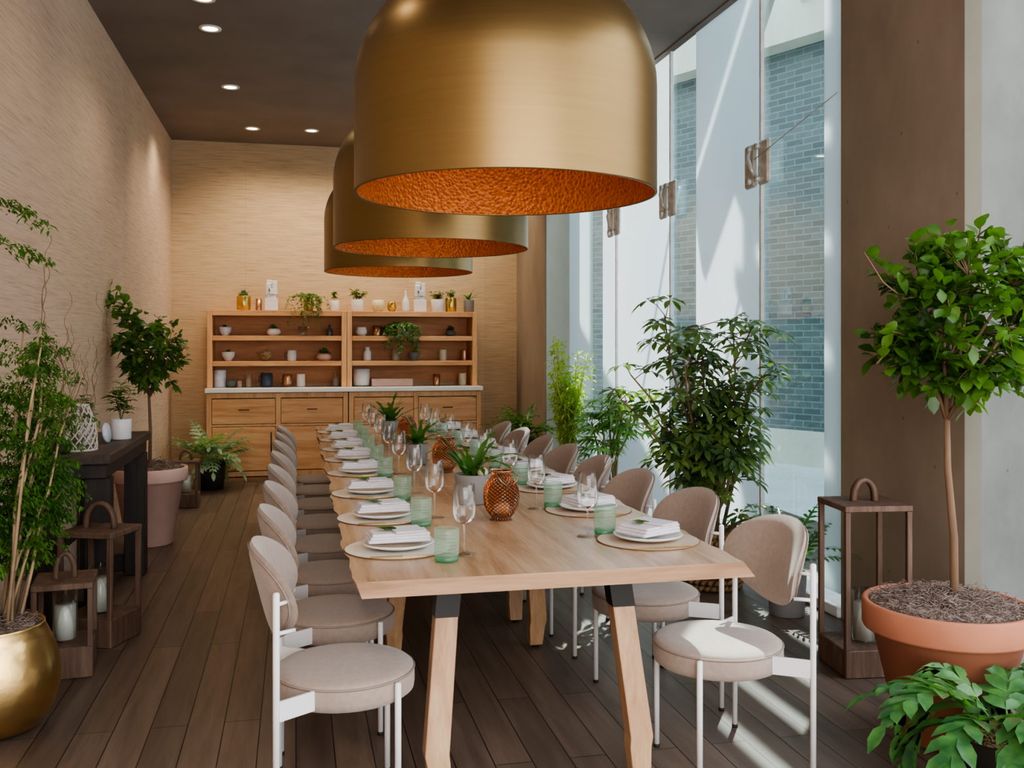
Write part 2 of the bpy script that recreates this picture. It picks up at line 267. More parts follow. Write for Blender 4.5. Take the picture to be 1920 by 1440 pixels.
# ---------------------------------------------------------------- mesh helpers
class MB:
    def __init__(s): s.v = []; s.f = []; s.mi = []; s.xf = None; s.cm = 0; s.xmin = -9; s.ymax = 9
    def add(s, vs, fs):
        n = len(s.v)
        s.v += [tuple(s.xf @ V(p)) if s.xf else tuple(p) for p in vs]
        s.f += [tuple(i + n for i in f) for f in fs]; s.mi += [s.cm] * len(fs); return s
    def box(s, c, d, rz=0.0, bev=0.0):
        x, y, z = (k / 2 for k in d); b = min(bev, x * .9, y * .9, z * .9)
        if b <= 0:
            vs = [(i * x, j * y, k * z) for i in (-1, 1) for j in (-1, 1) for k in (-1, 1)]
            fs = [(0, 1, 3, 2), (4, 6, 7, 5), (0, 4, 5, 1), (2, 3, 7, 6), (0, 2, 6, 4), (1, 5, 7, 3)]
        else:
            vs = []; idx = {}
            for i in (-1, 1):
                for j in (-1, 1):
                    for k in (-1, 1):
                        for a in range(3):
                            p = [i * (x - b), j * (y - b), k * (z - b)]; p[a] = (i * x, j * y, k * z)[a]
                            idx[i, j, k, a] = len(vs); vs.append(tuple(p))
            fs = []
            for a in range(3):
                o = [q for q in range(3) if q != a]
                for sg in (-1, 1):
                    q = []
                    for (u, w) in ((-1, -1), (1, -1), (1, 1), (-1, 1)):
                        t = [0, 0, 0]; t[a] = sg; t[o[0]] = u; t[o[1]] = w; q.append(idx[t[0], t[1], t[2], a])
                    fs.append(tuple(q))
                for u in (-1, 1):
                    for w in (-1, 1):
                        t0 = [0, 0, 0]; t0[o[0]] = u; t0[o[1]] = w; t1 = list(t0); t0[a] = -1; t1[a] = 1
                        fs.append((idx[(*t0, o[0])], idx[(*t1, o[0])], idx[(*t1, o[1])], idx[(*t0, o[1])]))
            for i in (-1, 1):
                for j in (-1, 1):
                    for k in (-1, 1): fs.append((idx[i, j, k, 0], idx[i, j, k, 1], idx[i, j, k, 2]))
        m = Matrix.Translation(V(c)) @ Matrix.Rotation(rz, 4, 'Z')
        return s.add([m @ V(p) for p in vs], fs)
    def tube(s, pts, r, n=8, cap=True):
        pts = [V(p) for p in pts]; k = len(pts)
        rs = list(r) if isinstance(r, (list, tuple)) else [r] * k
        vs = []; fs = []; prev = None
        for i, p in enumerate(pts):
            t = (pts[min(i + 1, k - 1)] - pts[max(i - 1, 0)])
            t = t.normalized() if t.length > 1e-9 else V((0, 0, 1))
            if prev is None:
                a = V((0, 0, 1)) if abs(t.z) < .9 else V((1, 0, 0)); u = t.cross(a).normalized()
            else:
                u = prev - t * prev.dot(t); u = u.normalized() if u.length > 1e-6 else t.orthogonal().normalized()
            prev = u; w = t.cross(u)
            for j in range(n):
                an = 2 * PI * j / n; vs.append(p + (u * cos(an) + w * sin(an)) * rs[i])
        for i in range(k - 1):
            for j in range(n):
                a = i * n + j; b = i * n + (j + 1) % n; fs.append((a, b, b + n, a + n))
        if cap: fs.append(tuple(range(n - 1, -1, -1))); fs.append(tuple(range((k - 1) * n, k * n)))
        return s.add(vs, fs)
    def lathe(s, prof, n=32, c=(0, 0, 0)):
        vs = []; fs = []; rings = []
        for r, z in prof:
            if r < 1e-6: rings.append([len(vs)]); vs.append((c[0], c[1], c[2] + z))
            else:
                rings.append(list(range(len(vs), len(vs) + n)))
                vs += [(c[0] + r * cos(2 * PI * j / n), c[1] + r * sin(2 * PI * j / n), c[2] + z) for j in range(n)]
        for a, b in zip(rings, rings[1:]):
            for j in range(n):
                k = (j + 1) % n
                q = [a[j % len(a)], a[k % len(a)], b[k % len(b)], b[j % len(b)]]
                q2 = []
                for x in q:
                    if x not in q2: q2.append(x)
                if len(q2) > 2: fs.append(tuple(q2))
        return s.add(vs, fs)
    def leaf(s, base, d, nrm, ln, w, droop=0.2, fold=0.15, seg=4, peak=0.45):
        base = V(base); d = V(d).normalized(); side = d.cross(V(nrm))
        side = side.normalized() if side.length > 1e-5 else d.orthogonal().normalized()
        up = side.cross(d).normalized(); vs = []; fs = []
        for i in range(seg + 1):
            t = i / seg
            p = base + d * ln * t * (1 - droop * .25 * t) - V((0, 0, 1)) * (droop * ln * t * t)
            e = math.log(0.5) / math.log(peak); ww = w * .5 * max(sin(PI * t ** e), 0.04)
            vs += [p - side * ww + up * ww * fold * 2, p, p + side * ww + up * ww * fold * 2]
        for i in range(seg):
            a = i * 3; fs += [(a, a + 1, a + 4, a + 3), (a + 1, a + 2, a + 5, a + 4)]
        return s.add(vs, fs)
    def strap(s, base, az, ln, w, rise, fall, seg=9, fold=0.25, wav=0.0):
        base = V(base); h = V((cos(az), sin(az), 0)); side = V((-sin(az), cos(az), 0)); vs = []; fs = []
        for i in range(seg + 1):
            t = i / seg; ang = rise - fall * t
            if i: p = p + (h * cos(ang) + V((0, 0, 1)) * sin(ang)) * ln / seg
            else: p = base.copy()
            ww = w * .5 * (0.35 + 0.65 * sin(PI * min(1, t * 1.25 + .12) ** .9) if t < .75 else max(.03, (1 - t) / .25) * .82)
            up = V((-h.x * sin(ang), -h.y * sin(ang), cos(ang))); k = wav * ww * sin(i * 2.3)
            vs += [p - side * ww + up * (ww * fold + k), p, p + side * ww + up * (ww * fold - k)]
        for i in range(seg):
            a = i * 3; fs += [(a, a + 1, a + 4, a + 3), (a + 1, a + 2, a + 5, a + 4)]
        return s.add(vs, fs)
    def frond(s, base, az, ln, rise, fall, pairs=7, lobe=0.08, lw=0.022, core=0.012, bare=0.25, fwd=0.8):
        base = V(base); h = V((cos(az), sin(az), 0)); side = V((-sin(az), cos(az), 0)); seg = pairs + 2; vs = []; fs = []; P = []
        for i in range(seg + 1):
            t = i / seg; ang = rise - fall * t
            p = base.copy() if i == 0 else p + (h * cos(ang) + V((0, 0, 1)) * sin(ang)) * ln / seg
            T = (h * cos(ang) + V((0, 0, 1)) * sin(ang)); U = V((-h.x * sin(ang), -h.y * sin(ang), cos(ang))); P.append((p.copy(), T, U, t))
            ww = (core if t > bare else 0.0025) * (1 if t < .9 else .4)
            vs += [p - side * ww, p + side * ww]
        for i in range(seg): fs.append((i * 2, i * 2 + 1, i * 2 + 3, i * 2 + 2))
        s.add(vs, fs)
        for p, T, U, t in P:
            if t < bare: continue
            k = sin(PI * min(1, (t - bare) / (1 - bare) * .8 + .22)) ** .7
            for sg in (-1, 1):
                d = side * sg * 1.0 + T * fwd + U * rnd.uniform(-.1, .2)
                s.leaf(p, d, U, lobe * k * rnd.uniform(.85, 1.1), lw * (0.6 + .4 * k), 0.25, 0.1, 3, 0.5)
        p, T, U, t = P[-1]; s.leaf(p - T * .01, T, U, lobe * .8, lw, 0.2, 0.1, 3, .5)
        return s
    def build(s, name, m, parent=None, smooth=True, loc=None, mods=None):
        if s.xmin > -9 or s.ymax < 9: s.v = [(max(p[0], s.xmin + .02 * abs(sin(p[1] * 90 + p[2] * 70))), min(p[1], s.ymax), p[2]) for p in s.v]
        me = bpy.data.meshes.new(name); me.from_pydata(s.v, [], s.f)
        ms = m if isinstance(m, (list, tuple)) else [m]
        for x in ms: me.materials.append(M[x] if isinstance(x, str) else x)
        if len(ms) > 1: me.polygons.foreach_set('material_index', s.mi)
        if smooth: me.polygons.foreach_set('use_smooth', [True] * len(me.polygons))
        me.update(); o = bpy.data.objects.new(name, me); COL.objects.link(o)
        if parent: o.parent = parent
        if loc: o.location = loc
        if mods:
            mod = o.modifiers.new('edge', 'BEVEL'); mod.width = mods; mod.segments = 2; mod.limit_method = 'ANGLE'
        return o
def tag(o, label, cat, group=None, kind=None):
    if label: o['label'] = label
    if cat: o['category'] = cat
    if group: o['group'] = group
    if kind: o['kind'] = kind
    return o
def thing(name, label, cat, loc=(0, 0, 0), rz=0.0, group=None):
    o = bpy.data.objects.new(name, None); COL.objects.link(o); o.empty_display_size = .05
    o.location = loc; o.rotation_euler = (0, 0, rz); return tag(o, label, cat, group)
def dup(o, parent=None):
    c = o.copy(); COL.objects.link(c)
    if parent: c.parent = parent
    for ch in list(o.children): dup(ch, c)
    return c
def struct(name, mb, m, smooth=False, parent=None, mods=None):
    o = mb.build(name, m, parent, smooth, mods=mods); o['kind'] = 'structure'; return o
ORD = ['first', 'second', 'third', 'fourth', 'fifth', 'sixth', 'seventh', 'eighth']

# ---------------------------------------------------------------- room shell
XL, YB, HC, XW = -1.28, 10.65, 3.56, 2.70
struct('floor', MB().box((1.3, 3.85, -.05), (5.4, 13.9, .1)), 'floor')
struct('ceiling', MB().box((0.7, 5.2, HC + .1), (4.02, 11.1, .2)), 'ceil')
struct('wall_left', MB().box((XL - .1, 3.8, HC / 2), (.2, 13.9, HC)), 'wp_left')
struct('wall_back', MB().box((.7, YB + .1, HC / 2), (4.2, .2, HC)), 'wp_back')
def column(name, x0, x1, y0, y1, h, ch=.03, face='conc_grey'):
    mb = MB(); ring = [(x0, y1), (x0, y0 + ch), (x0 + ch, y0), (x1, y0), (x1, y1)]
    vs = [(x, y, z) for z in (0, h) for x, y in ring]; n = 5
    cm = [0, 2, 1, 1, 1]
    for j in range(n):
        mb.cm = cm[j]; k = (j + 1) % n
        mb.add([vs[j], vs[k], vs[k + n], vs[j + n]], [(0, 1, 2, 3)])
    mb.cm = 1; mb.add(vs[n:], [(0, 1, 2, 3, 4)])
    return struct(name, mb, ['conc_warm_shade', face, 'conc_edge'])
column('wall_right_column', XW, 4.5, 3.42, 4.39, 5.4, .045)
column('wall_right_far_column', 2.45, 2.95, 9.36, 10.66, HC, .012, 'conc_pale')  # front face takes a paler concrete to make up for shade
# facade: panes of clear and of frosted glass
HG = 5.4
panes = [(4.40, 4.55, 'f'), (4.55, 5.228, 'c'), (5.228, 6.201, 'f'), (6.201, 6.635, 'c'), (6.635, 7.86, 'f'), (7.86, 8.27, 'f'), (8.27, 8.68, 'c'), (8.68, 9.35, 'f')]
for i, (a, b_, k) in enumerate(panes):
    w = struct('window_%d' % (i + 1), MB().box((XW + .006, (a + b_) / 2, HG / 2 + .06), (.006 if k == 'c' else .012, b_ - a - .004, HG - .12)), 'glass' if k == 'c' else 'frost')
for i, y in enumerate((5.228, 6.635, 7.86)):
    struct('trim_%d' % (i + 1), MB().box((XW - .006, y, HG / 2), (.022, .02, HG)), 'strip')
struct('trim_curb', MB().box((XW + .06, 6.87, .03), (.16, 4.96, .06), bev=.006), 'strip')
struct('trim_ceiling_edge', MB().box((XW - .02, 6.87, HC + .11), (.06, 4.96, .24)), 'ceil')

# patch fittings on the glass joints
def fitting():
    t = thing('glass_clamp', 'x', 'clamp', (0, 0, 0))
    for s in (-1, 1):
        mb = MB().box((-.02, s * .085, 0), (.03, .13, .26), bev=.012); p = mb.build('clamp_plate', 'steel', t, False)
        for z in (-.095, .095): MB().tube([(-.034, s * .05, z), (-.062, s * .05, z)], .018, 12).build('bolt', 'steel', p)
    MB().tube([(-.04, -.01, -.08), (-.07, -.01, -.03), (-.07, .03, .04), (-.04, .05, .1)], .012, 8).build('lever', 'steel', t)
    return t
fit = fitting()
for i, (y, lab) in enumerate(((5.228, 'steel clamp on the glass joint beside the wide brick view'),
                              (6.635, 'middle one of the steel glass clamps, above the tall umbrella tree'),
                              (7.86, 'steel glass clamp partly behind the big brass lampshade, deepest in the room'))):
    o = fit if i == 0 else dup(fit); o.location = (XW - .012, y, 2.46); tag(o, lab, 'clamp', 'steel clamps holding the glass panels')
o = MB().tube([(2.63, 5.2, 2.48), (2.66, 4.36, 2.66)], .003, 6).build('steel_cable', 'cable'); tag(o, 'thin steel cable running from the nearer glass clamp to the concrete column', 'cable')
for i, (y, z) in enumerate(((5.19, 2.35), (6.6, 2.35))):  # added rods that throw diagonal shadow lines on the frosted panes
    o = MB().tube([(2.86, y + .28, z + .25), (2.86, y + 1.5, z - 2.3)], .008, 6).build('shadow_rod', 'cable')
    tag(o, 'added diagonal shadow rod outside the glass below the ' + ('clamp by the brick view' if i == 0 else 'middle clamp'), 'rod', 'added diagonal rods outside the glass')

# outside
struct('ground', MB().box((12, 9, -.06), (18.4, 26, .1)), 'ground')
bt = thing('brick_building', 'dark glazed brick building with a pale base and roof band across the paving', 'building', (5.73, 10.3, -.01), R(24.4))
MB().box((.6, 0, 2.65), (1.2, 14, 4.5)).build('brick_wall', 'brick', bt, False)
MB().box((.58, 0, .2), (1.24, 14, .42)).build('base_course', 'conc_pale', bt, False)
MB().box((.5, 0, 5.3), (1.6, 14.2, .8)).build('roof_band', 'conc_pale', bt, False)
for k in range(6):  # added slats, no part of the building, block sun through the clear pane
    x = 3.85 + .27 * k; MB().box((x, 4.88 + 1.55 * (x - 2.7), 5.2), (.17, 1.15, .12)).build('sun_blocker_slat', 'strip', bt, False).matrix_parent_inverse = Matrix.LocRotScale(bt.location, bt.rotation_euler, None).inverted()
o_ = MB(); 
for y_ in (-.5, .5):  # beams of the same added sun blocker
    xa, xb = 3.7, 5.2; a_ = V((xa, 4.88 + 1.55 * (xa - 2.7) + y_, 5.33)); b_ = V((5.9, 4.88 + 1.55 * (5.9 - 2.7) + y_, 5.33)); o_.tube([a_, b_], .05, 6)
o_.build('sun_blocker_beam', 'strip', bt, False).matrix_parent_inverse = Matrix.LocRotScale(bt.location, bt.rotation_euler, None).inverted()
br_ = MB()  # added plates that cast the slanting shadow on the frosted pane
for k, (w0, w1) in enumerate(((0, .55), (.72, 1.5))):
    vs = []
    for x in (3.16, 3.2):
        for (y, z) in ((5.85, 3.95), (6.8, 2.85)):
            vs += [(x, y + w0 * .3, z + w0), (x, y + w1 * .3, z + w1)]
    br_.add(vs, [(0, 1, 3, 2), (4, 6, 7, 5), (0, 4, 5, 1), (2, 3, 7, 6), (0, 2, 6, 4), (1, 5, 7, 3)])
o = br_.build('shadow_plate', 'conc_pale', None, False); tag(o, 'added slanting grey sunshade fin outside the tall frosted glass', 'sunblocker')

# ---------------------------------------------------------------- pendant lamps
def pendant():
    t = thing('pendant_lamp', 'x', 'lamp')
    r, hc, hd = .527, .36, .44
    prof = [(r, 0), (r, hc * .5), (r, hc)]
    for i in range(1, 17):
        a = PI / 2 * i / 16; rr = r * cos(a) ** .92 if i < 16 else 0.02
        prof.append((max(rr, .02), hc + hd * sin(a)))
    MB().lathe(prof, 96).build('shade', 'brass', t)
    MB().lathe([(max(a - .008, .0), z - (.006 if z > hc else 0)) for a, z in prof], 96).build('shade_lining', 'copper_in', t)
    MB().lathe([(r + .001, .0), (r + .001, -.003), (r - .009, -.003), (r - .009, 0)], 96).build('rim', 'brass', t)
    MB().tube([(0, 0, hc + hd - .02), (0, 0, HC - 1.915)], .008, 8).build('cord', 'black_metal', t)
    MB().lathe([(0, HC - 1.915 - .03), (.06, HC - 1.915 - .03), (.06, HC - 1.915), (0, HC - 1.915)], 24).build('ceiling_cap', 'brass', t)
    MB().lathe([(0, hc + .1), (.05, hc + .12), (.06, hc + .17), (.03, hc + .24), (.02, hc + .42), (0, hc + .42)], 20).build('bulb', 'lampbulb', t)
    return t
pl = pendant()
for i, (y, lab) in enumerate(((3.30, 'huge brass dome pendant with copper lining, biggest, over the near end of the table'),
                              (5.20, 'second brass dome pendant, half hidden behind the biggest one'),
                              (6.89, 'deepest brass dome pendant, mostly behind the other two, close to the shelves'))):
    o = pl if i == 0 else dup(pl); o.location = (.72, y, 1.915); tag(o, lab, 'lamp', 'brass dome pendants over the table')
    ld = bpy.data.lights.new('pendant_bulb_light', 'POINT'); ld.energy = .8; ld.color = (1, .6, .3); ld.shadow_soft_size = .05
    lo = bpy.data.objects.new('pendant_bulb_light', ld); COL.objects.link(lo); lo.location = (.72, y, 1.915 + .3)
# recessed downlights
def downlight():
    t = thing('ceiling_spotlight', 'x', 'light')
    MB().lathe([(.075, 0), (.075, -.008), (.055, -.008), (.05, 0)], 28).build('ring', 'white_metal', t)
    MB().lathe([(0, -.003), (.052, -.003)], 28).build('glowing_disc', 'bulb', t)
    return t
dl = downlight()
for i, (x, y, lab) in enumerate(((-.566, 6.277, 'round recessed ceiling spotlight cut by the top of the picture'), (-.573, 6.861, 'recessed ceiling spotlight just behind the topmost one'),
                                 (-.537, 8.372, 'single recessed ceiling spotlight midway between the two pairs'), (-.426, 9.912, 'recessed ceiling spotlight close to the far wall, on the wallpapered side'),
                                 (.152, 9.879, 'recessed ceiling spotlight close to the far wall, beside the brass lamps'))):
    o = dl if i == 0 else dup(dl); o.location = (x, y, HC - .0005); tag(o, lab, 'light', 'recessed ceiling spotlights')
for (x, y, e, tilt) in ((-.57, 6.3, 30, 0), (-.57, 6.86, 30, 0), (-.54, 8.4, 60, 10), (-.43, 9.9, 70, 12), (.15, 9.88, 75, 12), (.75, 9.88, 75, 12), (1.4, 9.88, 75, 12), (2.0, 9.88, 60, 12), (-.9, 9.3, 60, 8), (-.55, 3.5, 25, 0), (-.55, 4.9, 25, 0)):
    ld = bpy.data.lights.new('downlight', 'SPOT'); ld.energy = e * .5; ld.color = (1, .82, .6); ld.spot_size = R(130); ld.spot_blend = 1; ld.shadow_soft_size = .06
    lo = bpy.data.objects.new('downlight', ld); COL.objects.link(lo); lo.location = (x, y, HC - .06); lo.rotation_euler = (R(tilt), 0, 0)

# ---------------------------------------------------------------- tables
TZ = .72
def table(y0, y1, label, seed):
    rr = random.Random(seed); t = thing('dining_table', label, 'table', (.75, (y0 + y1) / 2, 0), 0, 'oak tables pushed end to end')
    hl = (y1 - y0) / 2; n = 28; top = []; bot = []
    xl, xr = -.595, .597
    ph = [rr.uniform(0, 6) for _ in range(6)]
    wv = lambda q, k: .006 * sin(q * 7 + ph[k]) + .005 * sin(q * 17 + ph[k + 1]) + .003 * sin(q * 37 + ph[k + 2])
    for i in range(n + 1):
        y = -hl + 2 * hl * i / n; top.append((xl + wv(y, 0), y)); bot.append((xl + .026 + wv(y, 1) * 1.3, y))
    for i in range(n + 1):
        y = hl - 2 * hl * i / n; top.append((xr + wv(y, 2), y)); bot.append((xr + .02 + wv(y, 3), y))
    m = len(top); vs = [(x, y, TZ) for x, y in top] + [(x, y, TZ - .047) for x, y in bot]
    fs = [tuple(range(m - 1, -1, -1)), tuple(range(m, 2 * m))] + [(i, (i + 1) % m, (i + 1) % m + m, i + m) for i in range(m)]
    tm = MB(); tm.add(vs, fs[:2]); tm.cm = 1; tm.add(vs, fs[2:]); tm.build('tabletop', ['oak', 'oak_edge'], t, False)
    for sx in (-1, 1):
        for sy in (-1, 1):
            def sec(x, y, z, w, d):
                x *= sx; y *= sy
                return [(x - w, y - d, z), (x + w, y - d, z), (x + w, y + d, z), (x - w, y + d, z)]
            yo = hl - .3
            S = [sec(.275, yo, TZ - .05, .038, .034), sec(.291, yo + .016, .535, .038, .034)]
            mbk = MB(); mbk.add(S[0] + S[1], [(0, 1, 5, 4), (1, 2, 6, 5), (2, 3, 7, 6), (3, 0, 4, 7), (3, 2, 1, 0), (4, 5, 6, 7)])
            S = [sec(.2905, yo + .0155, .538, .0365, .0325), sec(.33, yo + .08, .13, .038, .034), sec(.325, yo + .085, .1, .036, .033), sec(.325, yo + .1, .012, .03, .028)]
            ml = MB(); vs = [p for q in S for p in q]; fs = []
            for k in range(3):
                for j in range(4): fs.append((k * 4 + j, k * 4 + (j + 1) % 4, k * 4 + 4 + (j + 1) % 4, k * 4 + 4 + j))
            fs += [(3, 2, 1, 0), (12, 13, 14, 15)]; ml.add(vs, fs)
            lg = ml.build('leg', 'oak_leg', t, False, mods=.004)
            mbk.build('steel_bracket', 'black_metal', lg, False)
            MB().lathe([(0, 0), (.018, 0), (.018, .014), (0, .014)], 14, (.325 * sx, (yo + .1) * sy, 0)).build('foot', 'rubber', lg)
    return t
table(2.715, 4.495, 'oak plank dining table at the near end of the row, with black leg brackets', 1)
table(4.505, 6.275, 'middle oak plank dining table of the three in the row', 2)
table(6.285, 8.05, 'oak plank dining table at the far end of the row, in front of the cabinet', 5)

# ---------------------------------------------------------------- chairs
def chair():
    t = thing('dining_chair', 'x', 'chair')
    r = .212; prof = [(0, .337), (r - .012, .337), (r - .002, .345), (r, .36), (r, .395), (r - .004, .408), (r - .014, .4165), (r - .05, .4215), (0, .424)]
    seat = MB().lathe(prof, 48).build('seat', 'fabric', t)
    MB().tube([((r - .001) * cos(a * PI / 24), (r - .001) * sin(a * PI / 24), .4035) for a in range(49)], .0035, 6, False).build('piping', 'piping', seat)
    # backrest: oval pad wrapped round the seat
    Rb, a0, zc, hh, th = .34, R(44), .662, .143, .038; nu, nv = 28, 12
    def shell(off, k=1.0):
        g = []
        for i in range(nv * 2):
            g.append([])
        return g
    vs = []; fs = []; nr, na = 8, 44
    def pt(u, w, off):                       # u,w in unit disc -> wrapped pad surface
        a = PI + u * a0; z = zc + w * hh; rad = Rb + off; sh = -.26 * (z - .66)
        return (.103 + rad * cos(a) + sh, rad * sin(a), z)
    sides = []
    for sgn in (1, -1):
        rings = []
        for i in range(nr + 1):
            q = i / nr; puff = th / 2 * (1 - q ** 5) ** .5
            ring = []
            for j in range(na):
                an = 2 * PI * j / na; cx, sz = cos(an), sin(an)
                sx = (abs(cx) ** .95) * (1 if cx > 0 else -1); sw = (abs(sz) ** .95) * (1 if sz > 0 else -1)
                u = sx * q; w = sw * q
                if w < 0: u *= 1 - .24 * w * w
                ring.append(len(vs)); vs.append(pt(u, w, sgn * puff))
                if i == 0: break
            rings.append(ring)
        for A, B in zip(rings, rings[1:]):
            for j in range(na):
                k = (j + 1) % na
                f = (A[0], B[j], B[k]) if len(A) == 1 else (A[j], B[j], B[k], A[k])
                fs.append(f if sgn > 0 else f[::-1])
        sides.append(rings[-1])
    back = MB().add(vs, fs).build('backrest', 'fabric', t)
    sm = []
    for j in range(45):
        an = 2 * PI * j / 44; cx, sz = cos(an), sin(an); u = (abs(cx) ** .95) * (1 if cx > 0 else -1) * .93; w = (abs(sz) ** .95) * (1 if sz > 0 else -1) * .9
        if w < 0: u *= 1 - .24 * w * w
        sm.append(pt(u, w, .0135))
    MB().tube(sm, .003, 5, False).build('seam', 'piping', back)
    for s in (-1, 1):
        px, py = -.198, .255 * s
        lg = MB().tube([(px, py, .008), (px, py, .7), (px, py, .704)], [.0095, .0095, .006], 12).build('leg', 'white_metal', t)
        MB().tube([(px, py, 0), (px, py, .012)], .0105, 12).build('rubber_foot', 'rubber', lg)
        [MB().tube([(px, py, z_), (px + o_, py - .03 * s, z_)], .006, 8).build('back_peg', 'white_metal', lg) for z_, o_ in ((.67, .03), (.59, .05))]
        ax, ay, bx, by = px + .004, py, -.095, .188 * s
        MB().box(((ax + bx) / 2, (ay + by) / 2, .375), (math.hypot(bx - ax, by - ay), .007, .056), math.atan2(by - ay, bx - ax)).build('side_bar', 'white_metal', t, False)
        fx, fy = .145, .168 * s
        lg = MB().tube([(fx, fy, .008), (fx, fy, .398), (fx, fy, .402)], [.0095, .0095, .006], 12).build('leg', 'white_metal', t)
        MB().tube([(fx, fy, 0), (fx, fy, .012)], .0105, 12).build('rubber_foot', 'rubber', lg)
    return t
ch = chair()
LY = [2.97, 3.60, 4.22, 4.84, 5.45, 6.07, 6.66, 7.22]
RY = [2.96, 3.62, 4.26, 4.88, 5.46, 6.05, 6.66, 7.25]
RX = [1.365, 1.36, 1.34, 1.345, 1.335, 1.345, 1.335, 1.335]; RR = [182, 184, 183, 178, 182, 179, 181, 180]
for i, y in enumerate(LY):
    o = ch if i == 0 else dup(ch); o.location = (.145, y, 0); o.rotation_euler.z = R((0, 1, -1, 1, 0, -1, 1, 0)[i])
    tag(o, 'taupe round-back chair, ' + ('first from the near end' if i == 0 else ORD[i] + ' from the near end') + ' along the wallpapered side', 'chair', 'chairs on the wallpapered-wall side')
for i, y in enumerate(RY):
    o = dup(ch); o.location = (RX[i], y, 0); o.rotation_euler.z = R(RR[i])
    tag(o, 'taupe round-back chair, ' + ('first from the near end' if i == 0 else ORD[i] + ' from the near end') + ' along the window side', 'chair', 'chairs on the window side')

# ---------------------------------------------------------------- place settings
def setting(x, y, s, i, side):
    """s=+1: diner sits at -X.  s=-1: diner at +X"""
    rr = random.Random(i * 7 + (s > 0)); rz = rr.uniform(-.06, .06)
    where = ORD[i] + ' from the near end, ' + side + ' side'; g = side + ' side of the table'
    T1 = TZ + .0006
    t = thing('placemat', 'thin round placemat under plate, ' + where, 'placemat', (x, y, T1), rz, 'round placemats on the ' + g)
    MB().lathe([(0, .003), (.172, .003)], 44).build('mat_surface', 'mat' if s < 0 else 'china', t)
    MB().lathe([(.172, .0032), (.175, .002), (.173, 0), (0, 0)], 44).build('edge', 'matedge', t)
    px = x - .0 * s; z = T1 + .0036
    o = MB().lathe([(0, 0), (.06, 0), (.075, .004), (.112, .014), (.119, .02), (.117, .0225), (.108, .018), (.07, .008), (0, .006)], 44).build('dinner_plate', 'china', None, True, (px, y, z))
    tag(o, 'white plate holding a napkin, ' + where, 'plate', 'white plates on the ' + g)
    nz = z + .0228
    o = thing('napkin', 'folded lilac napkin with tucked sprig, ' + where, 'napkin', (px, y, nz), rz + (rr.uniform(-.1, .1)) + (0 if s > 0 else .35), 'napkins on the ' + g)
    mb = MB(); a, b2 = (.1, .052) if s > 0 else (.088, .07)
    for k in range(3): mb.box((.002 * k, -.002 * k, .0065 + k * .0095), (2 * a - .006 * k, 2 * b2 - .005 * k, .0115), .015 * k, .004)
    mb.build('folded_cloth', 'linen', o, False, mods=.001)
    fl = MB().box((a * .3, 0, .0345), (a * 1.0, 2 * b2 + .006, .006), .12, .0025); fl.build('pocket_fold', 'linen', o, False)
    sp = MB()
    for k in range(7):
        an = rr.uniform(-.6, .6) + (PI if k % 2 else 0) * .2; sp.leaf((-a * .35 + k * .006, rr.uniform(-.012, .012), .034), (-cos(an), sin(an) * 1.2, .35), (0, 0, 1), .045, .017, .1, .2, 3)
    s_ = sp.build('sprig', 'leaf_grey' if i % 2 else 'leaf_dark', o); s_['label'] = 'small green herb sprig'
    # knife and fork, brass, lying on the mat
    kx, ky = x, y - .142
    k = thing('knife', 'slim gold knife beside plate, ' + where, 'knife', (kx, ky, T1 + .0036), (0 if s > 0 else PI) + .03, 'gold knives on the ' + g)
    MB().box((-.05, 0, .002), (.1, .008, .004), 0, .0015).build('handle', 'gold', k, False)
    MB().add([(0, -.004, .0005), (.09, -.007, .0005), (.105, .002, .0005), (0, .005, .0005), (0, -.004, .0025), (.09, -.007, .0015), (.105, .002, .0015), (0, .005, .0025)],
             [(0, 3, 2, 1), (4, 5, 6, 7), (0, 1, 5, 4), (1, 2, 6, 5), (2, 3, 7, 6), (3, 0, 4, 7)]).build('blade', 'gold', k, False)
    f = thing('fork', 'slim gold fork beside plate, ' + where, 'fork', (kx, y + .142, T1 + .0036), (0 if s > 0 else PI) - .03, 'gold forks on the ' + g)
    MB().box((-.04, 0, .002), (.11, .007, .004), 0, .0015).build('handle', 'gold', f, False)
    mb = MB().box((.03, 0, .003), (.035, .017, .003), 0, .001)
    for q in (-.0065, 0, .0065): mb.box((.063, q, .0035), (.036, .0028, .0025))
    mb.build('tines', 'gold', f, False)
PL = [(.325, 3.145), (.325, 3.725), (.328, 4.36), (.33, 5.07), (.334, 5.68), (.334, 6.26), (.334, 6.89), (.334, 7.53)]
PR = [(1.17, 3.09), (1.15, 3.71), (1.16, 4.32), (1.165, 4.93), (1.165, 5.54), (1.165, 6.15), (1.165, 6.8), (1.165, 7.5)]
for i, (x, y) in enumerate(PL): setting(x, y, 1, i, 'wallpapered')
for i, (x, y) in enumerate(PR): setting(x, y, -1, i, 'window')
def tumbler():
    t = thing('tumbler', 'x', 'glass')
    MB().lathe([(.034, .012), (.0375, .02), (.038, .05), (.0385, .1)] + [(.0375, .101)], 36).build('glass_wall', 'tumbler', t)
    mb = MB()
    for k in range(7):
        z = .024 + k * .0105; mb.lathe([(.0382, z - .002), (.0394, z), (.0382, z + .002)], 36)
    mb.build('ribs', 'tumbler', t)
    MB().lathe([(0, 0), (.034, 0), (.0365, .004), (.037, .014), (.03, .017), (0, .015)], 36).build('thick_base', 'tumbler_base', t)
    return t
